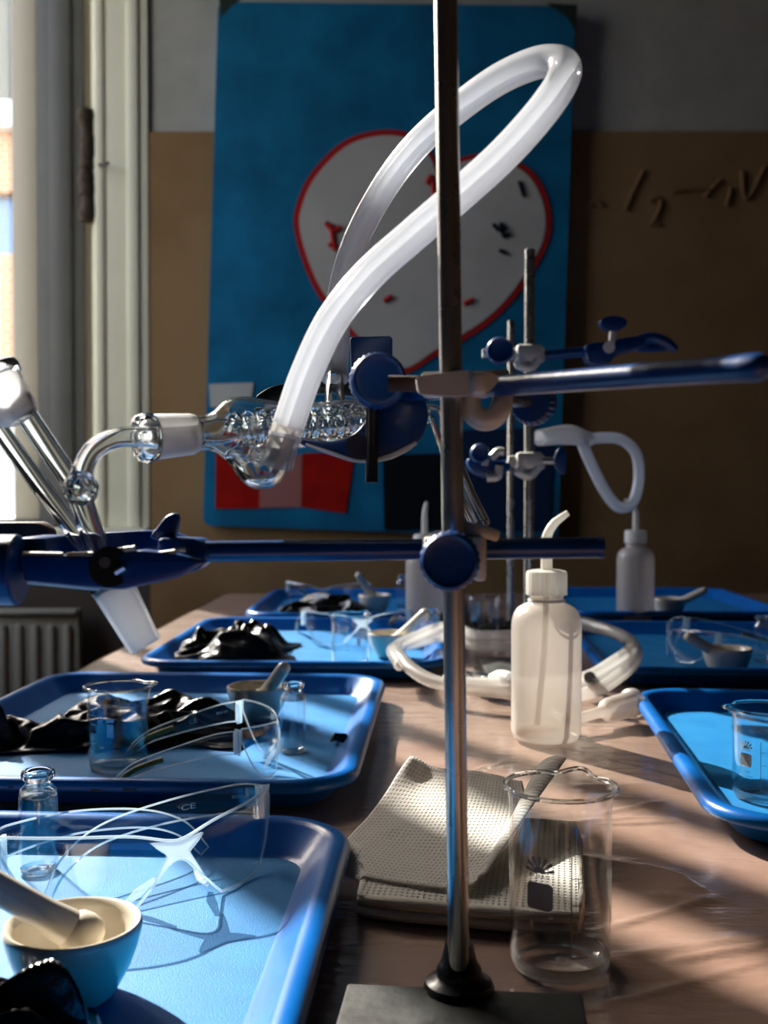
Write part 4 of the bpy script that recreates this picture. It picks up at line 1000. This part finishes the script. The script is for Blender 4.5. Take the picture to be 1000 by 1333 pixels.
# ------------------------------------------------------------------ coiled hose and glass pieces behind the wash bottle
def coil():
    pts = []
    for k in range(60):
        a = R(200) - k / 59 * R(690); s = 1 - .05 * (k / 59)
        x = .145 + .136 * s * math.cos(a); y = 1.205 + .155 * s * math.sin(a)
        z = TZ + .0105 + .016 * (k / 59) + .012 * max(0, math.sin(a + .6)) + .004 * math.sin(a * 2.3)
        ss = lambda t: max(0, min(1, t)) ** 2 * (3 - 2 * max(0, min(1, t)))
        z += .024 * max(ss((.13 - x) / .06) * ss((y - 1.08) / .11), ss((x - .18) / .06) * ss((y - 1.03) / .11))
        pts.append((x, y, z))
    return pts
mb = MB(); mb.tube(coil(), .0072, 18, sub=3, hollow=.62)
o = mb.build('rubber_hose', 'hose_clear'); tag(o, 'translucent hose coiled in loops on the table around the middle wash bottle', 'hose')
ga = thing('glass_adapter', 'glass tube with a frosted joint lying right of the middle wash bottle', 'laboratory glassware', on_z(790, 925, TZ + .012))
pa, pb = on_z(742, 938, TZ + .013), on_z(822, 916, TZ + .018)
lathe_axis(pa, pb, [(0, .0046), (.45, .005), (.52, .0062), (.58, .0100), (.64, .0112), (.96, .0120), (1, .0116), (.95, .0104), (.64, .0096), (.56, .004)]).build('frosted_joint', 'ldpe', ga, smooth=60)
lathe_axis(pa, pb, [(.97, .0118), (.99, .0142), (1.05, .0142), (1.07, .0125), (1.0, .011)]).build('joint_rim', 'ldpe', ga, smooth=60)
pc = on_z(700, 930, TZ + .0105); mb = MB(); mb.tube([pa, (pa + pc) / 2 + Vector((0, .01, .004)), pc], [.0048, .006, .0048], 16, hollow=.72); mb.build('glass_tube', 'glass', ga)
gb = thing('glass_adapter', 'small shiny bent glass joint lying inside the coiled hose, left of the wash bottle', 'laboratory glassware', on_z(640, 895, TZ))
MB().tube([on_z(612, 884, TZ + .012), on_z(636, 890, TZ + .016), on_z(656, 894, TZ + .014), on_z(668, 905, TZ + .012)], [.010, .011, .008, .006], 16, hollow=.75).build('glass_tube', 'glass', gb)
MB().tube([on_z(640, 886, TZ + .018), on_z(652, 880, TZ + .032), on_z(664, 882, TZ + .034)], [.007, .006, .006], 14, hollow=.7).build('side_arm', 'frosted', gb)
gc = thing('glass_adapter', 'shiny glass joint lying inside the coiled hose, right of the wash bottle', 'laboratory glassware', on_z(772, 895, TZ))
MB().tube([on_z(758, 896, TZ + .014), on_z(772, 890, TZ + .018), on_z(782, 884, TZ + .016)], [.010, .012, .009], 16, hollow=.75).build('glass_tube', 'glass', gc)
MB().tube([on_z(770, 890, TZ + .020), on_z(768, 882, TZ + .034)], [.007, .006], 14, smooth=False, hollow=.7).build('side_arm', 'glass', gc)

# ------------------------------------------------------------------ light, sky, camera
AZ, EL = R(36), R(33)
sun_dir = Vector((math.sin(AZ) * math.cos(EL), -math.cos(AZ) * math.cos(EL), -math.sin(EL)))
sl = bpy.data.lights.new('sun', 'SUN'); sl.energy = 15.5; sl.angle = .010; sl.color = (1, .93, .82)
so = bpy.data.objects.new('sun', sl); COL.objects.link(so); so.rotation_euler = sun_dir.to_track_quat('-Z', 'Y').to_euler(); so.location = (-3, 4, 4)
w = bpy.data.worlds.new('sky'); scene.world = w; w.use_nodes = True
nt = w.node_tree; nt.nodes.clear()
sk = nt.nodes.new('ShaderNodeTexSky'); sk.sky_type = 'NISHITA'; sk.sun_disc = False; sk.sun_elevation = EL; sk.sun_rotation = -AZ; sk.air_density = 1.0; sk.dust_density = 2.0
bg = nt.nodes.new('ShaderNodeBackground'); bg.inputs[1].default_value = 2.8
wo = nt.nodes.new('ShaderNodeOutputWorld'); tcw = nt.nodes.new('ShaderNodeTexCoord'); nzw = nt.nodes.new('ShaderNodeTexNoise'); nzw.inputs['Scale'].default_value = 2.2; nzw.inputs['Detail'].default_value = 6
mrw = nt.nodes.new('ShaderNodeMapRange'); mrw.inputs['From Min'].default_value = .38; mrw.inputs['From Max'].default_value = .60
mxw = nt.nodes.new('ShaderNodeMix'); mxw.data_type = 'RGBA'; mxw.inputs[7].default_value = (1.25, 1.13, .95, 1)
nt.links.new(tcw.outputs['Generated'], nzw.inputs['Vector']); nt.links.new(nzw.outputs['Fac'], mrw.inputs['Value']); nt.links.new(mrw.outputs[0], mxw.inputs[0])
nt.links.new(sk.outputs[0], mxw.inputs[6]); nt.links.new(mxw.outputs[2], bg.inputs[0]); nt.links.new(bg.outputs[0], wo.inputs[0])
def portal(name, loc, rot, sx, sy):
    l = bpy.data.lights.new(name, 'AREA'); l.shape = 'RECTANGLE'; l.size = sx; l.size_y = sy
    o = bpy.data.objects.new(name, l); COL.objects.link(o); o.location = loc; o.rotation_euler = rot
    l.cycles.is_portal = True
portal('portal_back', ((WX0 + JX) / 2, YB + .18, (ZSILL + ZTOP) / 2), (R(-90), 0, 0), JX - WX0, ZTOP - ZSILL)
portal('portal_left', (XL - .08, (LY0 + LY1) / 2, (ZSILL + ZTL) / 2), (0, R(-90), 0), ZTL - ZSILL, LY1 - LY0)

cam = bpy.data.cameras.new('camera'); cam.sensor_fit = 'HORIZONTAL'; cam.sensor_width = 36; cam.lens = 36 * F / 1000
cam.clip_start = .02; cam.clip_end = 300
cam.dof.use_dof = True; cam.dof.focus_distance = .60; cam.dof.aperture_fstop = 16
co = bpy.data.objects.new('camera', cam); COL.objects.link(co); co.location = CAM; co.rotation_euler = (PI / 2 - PITCH, 0, 0)
scene.camera = co
scene.view_settings.view_transform = 'Standard'; scene.view_settings.look = 'None'; scene.view_settings.gamma = 1; scene.view_settings.use_curve_mapping = False
scene.view_settings.exposure = 0.0
cy = scene.cycles
cy.use_denoising = True
cy.max_bounces = 24; cy.transmission_bounces = 20; cy.glossy_bounces = 8; cy.diffuse_bounces = 5; cy.transparent_max_bounces = 48
cy.caustics_reflective = False; cy.caustics_refractive = False; cy.sample_clamp_indirect = 6
